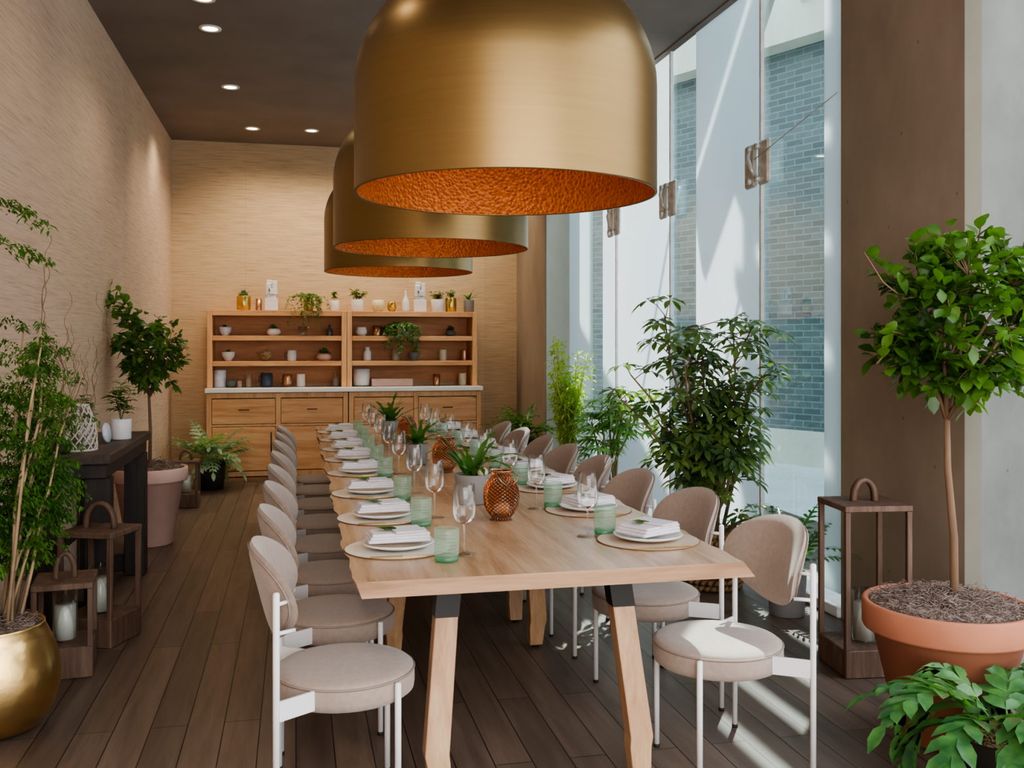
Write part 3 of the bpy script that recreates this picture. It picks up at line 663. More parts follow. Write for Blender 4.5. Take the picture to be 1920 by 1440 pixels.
def wine():
    t = thing('wine_glass', 'x', 'glass')
    MB().lathe([(.036, .0), (.037, .0012), (.02, .003), (.006, .006), (.0035, .012)], 32).build('foot', 'wine', t)
    MB().lathe([(.0035, .012), (.003, .05), (.003, .085), (.005, .095)], 12).build('stem', 'wine', t)
    MB().lathe([(.0, .095), (.005, .0952), (.02, .1), (.0315, .112), (.036, .13), (.0365, .15), (.0355, .18), (.033, .222), (.0324, .2225)], 36).build('bowl', 'wine', t)
    return t
tb, wg = tumbler(), wine()
TL = [(.453, 2.93), (.451, 3.53), (.448, 4.14), (.44, 4.88), (.449, 5.5), (.445, 6.1), (.455, 6.75), (.46, 7.35)]
TR = [(1.065, 3.24), (1.035, 3.83), (1.045, 4.46), (1.05, 5.06), (1.045, 5.62), (1.05, 6.25), (1.03, 6.85), (1.03, 7.4)]
WL = [(.522, 3.01), (.522, 3.68), (.52, 4.31), (.52, 4.98), (.53, 5.62), (.53, 6.22), (.53, 6.8), (.53, 7.45)]
WR = [(.99, 3.2), (.955, 3.79), (.985, 4.42), (.98, 5.02), (.98, 5.58), (.98, 6.2), (.96, 6.75), (.96, 7.3)]
for S, side in ((TL, 'wallpapered'), (TR, 'window')):
    for i, (x, y) in enumerate(S):
        o = tb if (i == 0 and side[0] == 'w' and S is TL) else dup(tb); o.location = (x, y, TZ + .0008)
        tag(o, 'ribbed pale green tumbler, ' + ORD[i] + ' from the near end, ' + side + ' side', 'glass', 'green tumblers on the ' + side + ' side')
for S, side in ((WL, 'wallpapered'), (WR, 'window')):
    for i, (x, y) in enumerate(S):
        o = wg if (i == 0 and S is WL) else dup(wg); o.location = (x, y, TZ + .0008)
        tag(o, 'clear stemmed wine glass, ' + ORD[i] + ' from the near end, ' + side + ' side', 'glass', 'wine glasses on the ' + side + ' side')

# ---------------------------------------------------------------- pots and plants
def potmesh(r0, r1, h, lip=0.0, liph=0.0, wall=.008):
    p = [(0, 0), (r0, 0), (r0 + .003, .004)]
    if lip: p += [(r1 - lip - (r1 - r0) * .12, h - liph - .004), (r1 - .004, h - liph), (r1, h - liph + .008), (r1, h - .008), (r1 - .004, h)]
    else: p += [(r1, h - .003), (r1 - .002, h)]
    p += [(r1 - wall, h), (r1 - wall - .004, h - .03 if h > .1 else h * .7), (0, h - .03 if h > .1 else h * .7)]
    return MB().lathe(p, 48)
def mossmesh(r, z, n, ln=.05, th=.0016, hump=.03, rr=rnd):
    mb = MB(); mb.lathe([(r, z), (r * .8, z + hump * .6), (r * .4, z + hump * .9), (0, z + hump)], 24)
    for k in range(n):
        a = rr.uniform(0, 2 * PI); q = r * math.sqrt(rr.random()) * .98
        p = V((q * cos(a), q * sin(a), z + hump * (1 - (q / r) ** 2) + rr.uniform(-.004, .014))); d = rr.uniform(0, 2 * PI); pts = [p]
        for j in range(5):
            d += rr.uniform(-1.5, 1.5); p = p + V((cos(d), sin(d), rr.uniform(-.55, .6))) * ln / 4; 
            if math.hypot(p.x, p.y) > r: p = V((p.x * .9, p.y * .9, p.z))
            pts.append(p)
        mb.tube(pts, th, 3, False)
    return mb
def crown(t, fork, trunk, centre, rad, nb, nt_, lpt, ll, lw, leafm, woodm='bark', seed=1, droop=.25, shell=.35, tr=.014, squash=None, xmin=-9):
    rr = random.Random(seed); fol = MB(); br = MB(); fol.xmin = br.xmin = xmin; C_ = V(centre); F = V(fork)
    MB().tube(trunk, [tr * (1.15 - .4 * i / (len(trunk) - 1)) for i in range(len(trunk))], 10).build('trunk', woodm, t)
    mains = []
    for k in range(nb):
        a = 2 * PI * k / nb + rr.uniform(-.3, .3); e = rr.uniform(-.5, .9)
        tip = C_ + V((cos(a) * cos(e) * rad[0], sin(a) * cos(e) * rad[1], sin(e) * rad[2])) * .55
        mid = F.lerp(tip, .5) + V((rr.uniform(-.03, .03), rr.uniform(-.03, .03), rr.uniform(-.01, .03)))
        br.tube([F, mid, tip], [tr * .7, tr * .45, tr * .3], 6); mains += [mid, tip, F.lerp(tip, .75)]
    for k in range(nt_):
        a = rr.uniform(0, 2 * PI); e = math.asin(rr.uniform(-1, 1)); q = (shell + (1 - shell) * rr.random()) ** .6
        if squash: q *= squash(a, e)
        tip = C_ + V((cos(a) * cos(e) * rad[0], sin(a) * cos(e) * rad[1], sin(e) * rad[2])) * q
        st = min(mains, key=lambda m_: (m_ - tip).length)
        br.tube([st, st.lerp(tip, .6) + V((0, 0, rr.uniform(-.01, .02))), tip], [tr * .2, tr * .16, tr * .1], 4)
        out = (tip - st); out = out.normalized() if out.length > .01 else V((0, 0, 1))
        for j in range(lpt):
            u = rr.uniform(.35, 1.0); p = st.lerp(tip, u) + V((rr.gauss(0, .012), rr.gauss(0, .012), rr.gauss(0, .01)))
            d = out * .7 + V((rr.gauss(0, .7), rr.gauss(0, .7), rr.gauss(.15, .5)))
            fol.leaf(p, d, V((rr.gauss(0, .5), rr.gauss(0, .5), 1)), ll * rr.uniform(.65, 1.15), lw * rr.uniform(.8, 1.15), droop * rr.uniform(.3, 1.6), .12, 4, .55)
    br.build('branches', woodm, t); fol.build('foliage', leafm, t)

# big terracotta pot with ficus standard, right
t = thing('potted_ficus_tree', 'glossy lollipop-shaped ficus tree in a big orange terracotta pot by the concrete column', 'tree', (2.25, 2.98, .001))
potmesh(.16, .285, .475, .02, .095, .02).build('terracotta_pot', 'terra', t)
mossmesh(.262, .45, 2200, .06, .0013, .045, random.Random(3)).build('moss', 'moss', t)
crown(t, (.0, 0, 1.12), [(.03, 0, .44), (.028, 0, .7), (.01, .01, .95), (0, 0, 1.13)], (.07, 0, 1.475), (.37, .31, .34), 10, 210, 10, .07, .043, 'leaf_ficus', 'bark', 11, .2, .3, .014)
sp = MB(); rr = random.Random(5)
spb = MB()
for (a, b_, c_) in ((-.36, -.05, 1.7), (.16, .02, 1.84), (-.1, .05, 1.78), (.36, 0, 1.68), (-.28, 0, 1.32)):
    spb.tube([(a * .4, b_, 1.5), (a * .8, b_, 1.45 + (c_ - 1.45) * .6), (a, b_, c_)], .003, 5)
    for k in range(9):
        q = k / 9; p = V((a * (.6 + .4 * q), b_, 1.5 + (c_ - 1.5) * (.5 + .5 * q))); an = k * 2.4
        sp.leaf(p, (cos(an) * .8, sin(an) * .8, .8), (0, 0, 1), .07, .042, .1, .12)
spb.build('shoots', 'bark', t); sp.build('foliage', 'leaf_ficus', t)

# pink terracotta pot with tree at left back
t = thing('potted_citrus_tree', 'dark-leaved tree on a bare trunk in a large pale pink pot behind the console', 'tree', (-1.0, 7.12, .001))
potmesh(.15, .255, .535, .015, .09, .018).build('pink_pot', 'terra_pink', t)
mossmesh(.235, .51, 700, .06, .0022, .05, random.Random(4)).build('moss', 'moss', t)
crown(t, (0, 0, 1.03), [(.0, 0, .5), (.005, 0, .8), (-.005, 0, 1.04)], (.0, 0, 1.33), (.27, .25, .32), 9, 120, 9, .075, .038, 'leaf_dark', 'bark', 21, .3, .25, .012,
      squash=lambda a, e: 1.0 if e > 0 else .85 + .15 * cos(a), xmin=-.275)
fx = MB(); fx.xmin = -.275; rr = random.Random(8)
for k in range(110):
    q = rr.random(); p = V((-.1 - .16 * q + rr.gauss(0, .04), rr.gauss(0, .05), 1.5 + .24 * q + rr.gauss(0, .04)))
    fx.leaf(p, (rr.gauss(-.2, .6), rr.gauss(0, .6), rr.gauss(.3, .5)), (rr.gauss(0, .4), rr.gauss(0, .4), 1), .075, .038, .2, .12)
fx.build('foliage', 'leaf_dark', t)

# gold pot with feathery aralia, left
t = thing('potted_aralia', 'tall feathery green aralia with many bare stems in a round gold pot', 'plant', (-1.055, 3.77, .001))
gp = [(0, 0), (.1, 0), (.15, .02), (.195, .08), (.216, .16), (.218, .21), (.205, .28), (.18, .34), (.163, .378), (.165, .385), (.158, .385), (.165, .34), (0, .34)]
MB().lathe(gp, 64).build('gold_pot', 'gold2', t)
mossmesh(.155, .35, 700, .05, .002, .05, random.Random(5)).build('moss', 'moss', t)
st = MB(); fo = MB(); fo.xmin = st.xmin = -.215; rr = random.Random(31)
stems = []
for k in range(32):
    a = rr.uniform(0, 2 * PI); q = rr.uniform(.02, .11); x0, y0 = q * cos(a), q * sin(a)
    hgt = rr.uniform(.75, 1.45) if k > 7 else rr.uniform(1.35, 1.53); lean = rr.uniform(.05, .22)
    x1 = min(x0 * 1.5 + lean * cos(a), .3); x1 = max(x1, -.17); y1 = y0 * 1.5 + lean * sin(a) * .9
    pts = [V((x0, y0, .36)), V((x0 + (x1 - x0) * .35 + rr.gauss(0, .012), y0 + (y1 - y0) * .35, .36 + (hgt - .36) * .4)), V((x0 + (x1 - x0) * .7 + rr.gauss(0, .012), y0 + (y1 - y0) * .7, .36 + (hgt - .36) * .75)), V((x1, y1, hgt))]
    st.tube(pts, [.007, .006, .005, .003], 5); stems.append(pts)
def feather(p, az, ln, rr, fo, leafn=9, ll=.0235):
    h = V((cos(az), sin(az), 0)); q = V(p)
    for j in range(leafn):
        t_ = j / leafn; ang = .9 - 2.0 * t_; q = q + (h * cos(ang) + V((0, 0, 1)) * sin(ang)) * ln / leafn
        for s in (-1, 1, -1, 1):
            d = V((-h.y * s, h.x * s, 0)) + h * rr.uniform(.1, 1.1) + V((0, 0, rr.uniform(-.9, .25)))
            fo.leaf(q + V((rr.gauss(0, .008), rr.gauss(0, .008), rr.gauss(0, .008))), d, (rr.gauss(0, .3), rr.gauss(0, .3), 1), ll * rr.uniform(.6, 1.3), ll * .36, .35, .1, 2, .5)
for pts in stems:
    for k in range(19):
        u = rr.uniform(.3, 1.0); i = min(int(u * 3), 2); p = pts[i].lerp(pts[i + 1], u * 3 - i)
        az = rr.uniform(0, 2 * PI)
        if p.x < -.1: az = rr.uniform(-1, 1)
        feather(p, az, rr.uniform(.07, .14), rr, fo)
# two taller arching shoots, their leafy ends hanging into view
for (x, y, z, lx) in ((-.17, .0, 1.86, .3), (-.17, .02, 1.73, .28)):
    st.tube([(-.05, 0, .4), (-.15, 0, 1.1), (x, y, z), (x + .1, y, z + .05), (x + lx - .05, y, z + .01)], [.008, .006, .004, .003, .002], 5)
    for k in range(8):
        q = k / 7; feather((x + .02 + (lx - .03) * q, y, z + .05 - .1 * q * q), rr.uniform(-1.2, 1.2), .1, rr, fo, 8, .03)
st.build('stems', 'pale_cane', t); fo.build('foliage', 'leaf_aralia', t)

# umbrella tree in woven basket
t = thing('potted_umbrella_tree', 'tall bushy umbrella tree in a knobbly woven basket in front of the frosted glass', 'tree', (2.33, 5.15, .001))
mb = MB(); rr = random.Random(9)
for k in range(9):
    z = .02 + k * .037; r = .16 + .035 * sin(PI * k / 9); n = 30
    for j in range(n):
        a = 2 * PI * (j + .5 * (k % 2)) / n; q = V((r * cos(a), r * sin(a), z))
        mb.tube([q + V((-sin(a), cos(a), 0)) * -.017 + V((0, 0, -.01)), q + V((cos(a), sin(a), 0)) * .012, q + V((-sin(a), cos(a), 0)) * .017 + V((0, 0, .01))], [.009, .017, .009], 5)
mb.lathe([(0, .005), (.15, .005), (.185, .17), (.155, .33), (0, .3)], 24); mb.build('woven_basket', 'basket', t)
st = MB(); fo = MB(); rr = random.Random(41)
def whorl(p, up, n, ln, w, rr, fo):
    up = V(up).normalized(); a = up.orthogonal().normalized(); b = up.cross(a); ph = rr.uniform(0, 6)
    for j in range(n):
        an = ph + 2 * PI * j / n; d = a * cos(an) + b * sin(an) + up * rr.uniform(-.1, .3)
        fo.leaf(V(p) + d * .012, d, up, ln * rr.uniform(.75, 1.1), w, .35, .12, 4, .58)
def bush(tips, base, nwh, spread, rr, st, fo, ln, w, tr=.011):
    for tip in tips:
        T = V(tip); B = V((base[0] + rr.uniform(-.07, .07), base[1] + rr.uniform(-.07, .07), base[2]))
        m1 = B.lerp(T, .4) + V((rr.gauss(0, .04), rr.gauss(0, .04), .05)); m2 = B.lerp(T, .75) + V((rr.gauss(0, .03), rr.gauss(0, .03), .03))
        st.tube([B, m1, m2, T], [tr, tr * .8, tr * .55, tr * .35], 7); P = [B, m1, m2, T]
        for k in range(nwh):
            u = rr.uniform(.3, 1.0) if k else 1.0; i = min(int(u * 3), 2); p = P[i].lerp(P[i + 1], u * 3 - i)
            o_ = V((rr.gauss(0, 1), rr.gauss(0, 1), rr.uniform(-.2, 1.0))).normalized(); e = p + o_ * rr.uniform(.06, spread)
            st.tube([p, p.lerp(e, .5) + V((0, 0, .015)), e], [.003, .0025, .002], 4)
            whorl(e, V((o_.x * .5, o_.y * .5, 1)), rr.choice((7, 8, 9)), ln, w, rr, fo)
bush([(-.28, 0, 1.56), (-.05, .05, 1.5), (.12, -.05, 1.45), (.22, -.1, 1.5), (-.2, -.1, 1.3), (.02, .1, 1.2), (.16, 0, 1.1), (-.12, 0, 1.0), (.24, -.15, 1.2), (-.3, .05, .95), (-.1, -.1, .75), (.1, .1, .8), (-.05, .0, 1.38), (.1, .05, 1.0), (0, -.1, .9), (-.15, .1, .85), (.2, -.05, .9)], (0, 0, .28), 16, .2, rr, st, fo, .105, .036)
bush([(-.5, -.05, 1.22), (-.55, -.02, 1.08)], (-.05, 0, .5), 6, .1, rr, st, fo, .105, .036)
bush([(-.25, 0, .45), (.22, -.2, .42)], (0, 0, .28), 4, .12, rr, st, fo, .08, .03)
st.build('stems', 'bark', t); fo.build('foliage', 'leaf_scheff', t)

# bamboo
t = thing('potted_bamboo', 'yellow-green bamboo in a sandy clay pot beside the far concrete column', 'plant', (2.38, 8.2, .001))
potmesh(.17, .24, .36, .012, .05, .015).build('clay_pot', 'terra_pale', t)
mossmesh(.22, .335, 250, .05, .003, .03, random.Random(6)).build('gravel', 'white_cer', t)
st = MB(); fo = MB(); rr = random.Random(51)
for k in range(24):
    a = rr.uniform(0, 2 * PI); q = rr.uniform(.01, .1); T = V((rr.uniform(-.19, .14), rr.uniform(-.15, .15), rr.uniform(.95, 1.46))); B = V((q * cos(a), q * sin(a), .34))
    st.tube([B, B.lerp(T, .5), T], [.007, .006, .003], 6)
    for j in range(85):
        u = rr.uniform(.3, 1.02); p = B.lerp(T, u) + V((rr.gauss(0, .035), rr.gauss(0, .035), rr.gauss(0, .02)))
        fo.leaf(p, (rr.gauss(0, 1), rr.gauss(0, 1), rr.uniform(-.6, .7)), (rr.gauss(0, .5), rr.gauss(0, .5), 1), rr.uniform(.05, .09), .017, .4, .1, 3, .4)
st.build('canes', 'cane', t); fo.build('foliage', 'leaf_bamboo', t)

# lady palm
t = thing('potted_lady_palm', 'slender lady palm with fan leaves between the bamboo and the umbrella tree', 'plant', (2.30, 6.95, .001))
potmesh(.13, .17, .3, .0, .0, .012).build('grey_pot', 'grey_pot', t); MB().lathe([(.155, .27), (0, .29)], 24).build('soil', 'soil', t)
st = MB(); fo = MB(); rr = random.Random(61)
for k in range(11):
    a = 2 * PI * k / 11; B = V((.06 * cos(a), .06 * sin(a), .28)); T = V((rr.uniform(-.2, .24), rr.uniform(-.15, .15), rr.uniform(.62, .98))); st.tube([B, B.lerp(T, .5), T], [.009, .008, .006], 6)
    for j in range(7):
        az = rr.uniform(0, 2 * PI); e = T + V((cos(az) * .07, sin(az) * .07, rr.uniform(-.12, .08))); st.tube([T + V((0, 0, -.05)), e], .002, 4)
        for m_ in range(7):
            b2 = az + (m_ - 3) * .33; fo.leaf(e, (cos(b2), sin(b2), rr.uniform(.1, .5)), (0, 0, 1), rr.uniform(.14, .2), .03, .45, .15, 4, .4)
st.build('canes', 'bark_green', t); fo.build('foliage', 'leaf_palm', t)

def fern(name, label, loc, pot, potm, fronds, leafm, seed, ln, lobe, lw, pairs=7, rise=(.5, 1.4), fall=(1.2, 2.2), azr=None, cat='plant', core=.012, fwd=.8, bare=.25, moss=True, ymax=9, xmin=-9):
    t = thing(name, label, cat, loc); r0, r1, h = pot; rr = random.Random(seed)
    potmesh(r0, r1, h).build('pot', potm, t)
    if moss: mossmesh(r1 - .012, h - .025, 260, .03, .0022, .02, rr).build('bark_mulch', 'barkchip', t)
    else: MB().lathe([(r1 - .01, h - .02), (0, h - .01)], 20).build('soil', 'soil', t)
    fo = MB(); fo.ymax = ymax; fo.xmin = xmin
    for k in range(fronds):
        az = (2 * PI * k / fronds + rr.uniform(-.3, .3)) if azr is None else rr.uniform(*azr)
        fo.frond((rr.gauss(0, r1 * .3), rr.gauss(0, r1 * .3), h - .02), az, ln * rr.uniform(.7, 1.1), rr.uniform(*rise), rr.uniform(*fall), pairs, lobe, lw, core, bare, fwd)
    fo.build('fronds', leafm, t); return t
fern('potted_blue_star_fern', 'lobed glossy fern in a small black pot in front of the orange terracotta pot', (2.09, 2.52, .001), (.1, .13, .2), 'black_pot', 19, 'leaf_fern', 71, .5, .12, .05, 6, (.8, 1.5), (1.6, 2.7), core=.034, fwd=1.1, ymax=.19)
fern('potted_staghorn_fern', 'grey-green philodendron in a dark pot on the floor in front of the cabinet corner', (-.8, 9.72, .001), (.11, .14, .26), 'black_pot', 30, 'leaf_blue', 72, .52, .12, .042, 8, (.5, 1.55), (.7, 2.0), core=.01, ymax=.41, xmin=-.46)
fern('potted_window_fern', 'upright fern in a charcoal pot beside the window-side wooden lantern', (2.47, 4.52, .001), (.085, .1, .22), 'grey_pot', 15, 'leaf_fern', 73, .42, .085, .02, 10, (.9, 1.5), (.5, 1.6), core=.008)
fern('potted_corner_fern', 'leafy dark green fern in the far corner beside the concrete column', (2.1, 8.95, .001), (.14, .17, .5), 'black_pot', 26, 'leaf_ficus', 74, .5, .1, .03, 7, (.6, 1.5), (.8, 1.6), core=.012)

# strap-leaved plants on the table
def strap_plant(name, label, loc, pot, potm, n, ln, w, seed, leafm='leaf_strap', stone=False, cat='plant', rise=(.5, 1.45), fall=(.5, 1.7), lip=0, group=None):
    t = thing(name, label, cat, loc, 0, group); r0, r1, h = pot; rr = random.Random(seed)
    potmesh(r0, r1, h, lip, .02 if lip else 0, min(.006, r1 * .15)).build('pot', potm, t)
    MB().lathe([(r1 - .006, h - .012), (0, h - .004)], 20).build('soil', 'soil', t)
    fo = MB()
    for k in range(n):
        fo.strap((rr.gauss(0, r1 * .15), rr.gauss(0, r1 * .15), h - .01), 2 * PI * k / n * 1.0 + rr.uniform(-.35, .35), ln * rr.uniform(.55, 1.1), w * rr.uniform(.8, 1.1), rr.uniform(*rise), rr.uniform(*fall), 9, .25, .2)
    fo.build('leaves', leafm, t)
    if stone: MB().lathe([(0, -.02), (.02, -.012), (.024, .004), (.016, .018), (0, .024)], 16, (r1 * .5, -r1 * .35, h + .005)).build('pale_stone', 'cream', t)
    return t
strap_plant('potted_birds_nest_fern', 'strap-leaved plant in a large grey pot behind the near amber jar', (.725, 3.98, TZ + .001), (.056, .077, .125), 'grey_pot', 13, .31, .032, 81, stone=True, rise=(.75, 1.45), fall=(.3, 1.5))
strap_plant('potted_table_plant', 'strap-leaved plant in a grey pot halfway along the table', (.665, 5.38, TZ + .001), (.05, .064, .115), 'grey_pot', 13, .24, .034, 82, rise=(.6, 1.45), fall=(.3, 1.4))
strap_plant('potted_far_table_plant', 'strap-leaved plant in a grey pot deepest along the table, in front of the cabinet', (.66, 6.93, TZ + .001), (.052, .068, .13), 'grey_pot', 14, .3, .042, 83, rise=(.7, 1.45), fall=(.2, 1.3))
# amber jars
def amberjar(label, loc, group):
    t = thing('amber_candle_jar', label, 'candle jar', loc, .4, group)
    MB().lathe([(.045, .0), (.038, .006), (.04, .012), (.056, .03), (.067, .055), (.07, .09), (.067, .12), (.055, .148), (.042, .162), (.037, .168), (.037, .182), (.043, .19)], 40).build('glass_body', 'amber', t)
    MB().lathe([(0, .014), (.03, .014), (.03, .06), (0, .062)], 20).build('candle', 'cream', t)
    MB().tube([(.041 * cos(a * PI / 16), .041 * sin(a * PI / 16), .186) for a in range(33)], .0025, 6, False).build('rim', 'copper', t)
    MB().tube([(.039 * cos(a * PI / 8), .0, .186 - .0 + .0) if a in (0, 8) else (.039 * cos(a * PI / 8) * 1.25, -.045 - .01 * sin(a * PI / 8), .186 - .05 * sin(a * PI / 8)) for a in range(9)], .0018, 5).build('handle', 'copper', t)
    return t
amberjar('amber glass candle jar with a diamond pattern, at the near end of the table', (.765, 3.585, TZ + .001), 'amber jars along the table')
amberjar('amber glass candle jar with a diamond pattern, halfway along the table', (.765, 5.0, TZ + .001), 'amber jars along the table')
amberjar('amber glass candle jar with a diamond pattern, deepest along the table', (.74, 6.55, TZ + .001), 'amber jars along the table')

# ---------------------------------------------------------------- lanterns
def lantern(label, loc, rz, w, d, h, base, hw, hh, hth, candle_h, cat='lantern', glass=True):
    t = thing('wooden_lantern', label, cat, loc, rz, 'wooden floor lanterns'); p = .022
    MB().box((0, 0, base / 2), (w, d, base), 0, .004).build('base', 'walnut', t, False)
    MB().box((0, 0, h - .0125), (w + .004, d + .004, .025), 0, .003).build('top', 'walnut', t, False)
    for sx in (-1, 1):
        for sy in (-1, 1):
            MB().box((sx * (w / 2 - p / 2), sy * (d / 2 - p / 2), (base + h - .025) / 2), (p, p, h - .025 - base), 0, .002).build('post', 'walnut', t, False)
    # bent wood loop
    ot = []; n = 18; mb = MB(); dpt = .03; vs = []
    for i in range(n + 1):
        a = PI * i / n; a2 = -.35 + (PI + .7) * i / n
        for (rx, rz_) in ((hw, hh), (hw - hth, hh - hth)):
            for y in (-dpt / 2, dpt / 2): vs.append((rx * cos(a2) * (1 if abs(cos(a2)) < .94 else .96), y, h - .004 + max(rz_ * .85 * sin(a2), -.01) + hth * .3))
    fs = []
    for i in range(n):
        b = i * 4; c = b + 4
        fs += [(b, b + 1, c + 1, c), (b + 2, c + 2, c + 3, b + 3), (b, c, c + 2, b + 2), (b + 1, b + 3, c + 3, c + 1)]
    fs += [(0, 2, 3, 1), (n * 4, n * 4 + 1, n * 4 + 3, n * 4 + 2)]
    mb.add(vs, fs).build('handle', 'walnut', t, True)
    j = MB().lathe([(.0, 0), (.047, 0), (.05, .004), (.05, candle_h + .06), (.048, candle_h + .06), (.047, .006)], 32, (0, 0, base + .001)).build('glass_cylinder', 'jar', t)
    MB().lathe([(0, .006), (.043, .006), (.043, candle_h), (0, candle_h - .003)], 28, (0, 0, base + .002)).build('candle', 'candle', j)
    return t
lantern('tall brown wooden lantern with a white candle beside the orange terracotta pot', (2.385, 3.7, .001), R(-7), .29, .28, .715, .115, .06, .115, .02, .16)
lantern('taller wooden lantern with a big bent handle in front of the dark console', (-.9, 4.84, .001), R(-22), .27, .26, .525, .13, .085, .145, .02, .16)
lantern('short wooden lantern with a white candle beside the gold pot', (-.96, 4.41, .001), R(7), .235, .26, .395, .13, .05, .13, .022, .15)
lantern('small wooden lantern half hidden behind the pink pot', (-.93, 8.72, .001), R(0), .22, .24, .4, .12, .06, .1, .02, .14)

# ---------------------------------------------------------------- console table and what stands on it
t = thing('console_table', 'rough dark wooden console table against the wallpapered wall', 'table', (-1.075, 5.64, 0))
MB().box((0, 0, .832), (.39, 1.34, .05), 0, .006).build('tabletop', 'ebony_top', t, False)
MB().box((0, 0, .772), (.35, 1.28, .07), 0, .004).build('apron', 'ebony', t, False)
for sx in (-1, 1):
    for sy in (-1, 1):
        MB().box((sx * .125, sy * .56, .369), (.12, .1, .736), 0, .004).build('leg', 'ebony', t, False)
MB().box((0, .56, .07), (.13, .06, .1), 0, .004).build('stretcher', 'ebony', t, False); MB().box((0, -.56, .07), (.13, .06, .1), 0, .004).build('stretcher', 'ebony', t, False)
MB().box((-.17, 0, .3), (.02, 1.02, .07), 0, .004).build('rear_rail', 'ebony', t, False)
CZ = .858
# woven vase with willow
t = thing('woven_vase', 'white lattice wicker vase holding curly willow branches on the console', 'vase', (-1.07, 5.2, CZ))
mb = MB()
for s in (-1, 1):
    for k in range(14):
        a0 = 2 * PI * k / 14; pts = []
        for i in range(13):
            u = i / 12; r = .085 - .04 * u ** 1.4 + .008 * sin(PI * u); a = a0 + s * u * 2.0; pts.append(((r + .002 * s) * cos(a), (r + .002 * s) * sin(a), .004 + .225 * u))
        mb.tube(pts, .0036, 5)
for z, r in ((.004, .086), (.228, .046)): mb.tube([(r * cos(a * PI / 12), r * sin(a * PI / 12), z) for a in range(25)], .006, 6, False)
mb.build('lattice', 'wicker', t); MB().lathe([(0, .006), (.074, .006), (.062, .1), (.036, .22)], 24).build('inner_glass', 'jar', t)
o = MB(); rr = random.Random(91)
def willow(p, az, ln, r, depth, wob=.5):
    pts = [V(p)]; d = V((cos(az) * .25, sin(az) * .25, 1)).normalized(); n = 12; ph = rr.uniform(0, 6)
    for i in range(n):
        dd = d + V((sin(ph + i * 1.15) * wob, cos(ph + i * .9) * wob * .7, 0)); q = pts[-1] + dd.normalized() * ln / n; q.x = max(q.x, -.18); pts.append(q)
    o.tube(pts, [max(r * (1 - .8 * i / n), .0012) for i in range(n + 1)], 5)
    if depth: 
        for i in (3, 5, 7, 9): willow(pts[i], rr.uniform(0, 6.3), ln * .42, r * .55, depth - 1, wob * 1.1)
for (az, ln, r) in ((2.9, 1.0, .005), (.3, .72, .004), (1.6, .55, .003), (5, .5, .003), (4, .45, .003)): willow((rr.gauss(0, .008), rr.gauss(0, .008), .03), az, ln, r, 1, .4)
wb = o.build('willow_branches', 'willow', None, True, (-1.07, 5.2, CZ)); tag(wb, 'bare curly willow branches rising from the white wicker vase', 'branches')

def bushy(t, z, r, h, n, ll, lw, leafm, seed, stem='bark_green'):
    rr = random.Random(seed); fo = MB(); st = MB()
    for k in range(max(5, n // 10)):
        a = rr.uniform(0, 2 * PI); T = V((r * .75 * cos(a) * rr.random(), r * .75 * sin(a) * rr.random(), z + h * rr.uniform(.5, 1))); st.tube([(0, 0, z - .01), T.lerp(V((0, 0, z)), .5) + V((0, 0, .01)), T], .0018, 4)
        for j in range(10):
            u = rr.uniform(.3, 1); an = j * 2.4 + rr.random(); p = V((0, 0, z)).lerp(T, u)
            fo.leaf(p, (cos(an), sin(an), rr.uniform(.0, .7)), (0, 0, 1), ll * rr.uniform(.7, 1.2), lw, .3, .12, 3, .5)
    st.build('stems', stem, t); fo.build('leaves', leafm, t)
def trailing(t, z, r, n, drop, leafm, seed, ll=.022, lw=.018, front=False):
    rr = random.Random(seed); fo = MB(); st = MB()
    for k in range(n):
        a = rr.uniform(PI, 2 * PI) if front and k % 3 else rr.uniform(0, 2 * PI)
        dr = drop * rr.uniform(.25, 1) if sin(a) < .1 else .03; ex = r * rr.uniform(.7, 1.5)
        pts = [V((0, 0, z)), V((ex * .5 * cos(a), ex * .5 * sin(a), z + .03 * rr.uniform(.5, 1.6))), V((ex * cos(a), ex * sin(a), z + .005)), V((ex * 1.1 * cos(a) + rr.gauss(0, .01), ex * 1.1 * sin(a), z - dr * .5)), V((ex * 1.12 * cos(a) + rr.gauss(0, .02), ex * 1.1 * sin(a), z - dr))]
        st.tube(pts, .0012, 4)
        for j in range(16):
            u = rr.uniform(.1, 1) * 4; i = min(int(u), 3); p = pts[i].lerp(pts[i + 1], u - i)
            fo.leaf(p, (rr.gauss(0, 1), rr.gauss(-.3, 1), rr.uniform(-.6, .6)), (rr.gauss(0, .4), -.6, 1), ll * rr.uniform(.7, 1.3), lw, .2, .1, 3, .45)
    st.build('vines', 'bark_green', t); fo.build('leaves', leafm, t)
t = thing('potted_console_plant', 'broad-leaved plant in a white cylinder pot at the far end of the console', 'plant', (-.965, 5.78, CZ))
potmesh(.052, .056, .115).build('pot', 'white_cer', t); MB().lathe([(.05, .1), (0, .108)], 20).build('soil', 'soil', t)
bushy(t, .105, .11, .22, 70, .085, .034, 'leaf_dark', 92)
t = thing('trailing_console_plant', 'leafy plant in a pale ceramic pot between the wicker vase and white cylinder pot', 'plant', (-1.1, 5.5, CZ))
potmesh(.045, .055, .13).build('pot', 'white_cer', t); MB().lathe([(.048, .115), (0, .12)], 20).build('soil', 'soil', t)
bushy(t, .12, .09, .14, 60, .07, .035, 'leaf_dark', 93)
o = MB().lathe([(0, -.01), (.05, -.008), (.056, 0), (.05, .008), (0, .01)], 30).build('round_dish', 'bluewhite', None, True, (-1.0, 5.55, CZ + .057)); o.rotation_euler = (R(8), R(82), 0)
tag(o, 'round pale blue disc standing on edge beside the wicker vase', 'ornament')
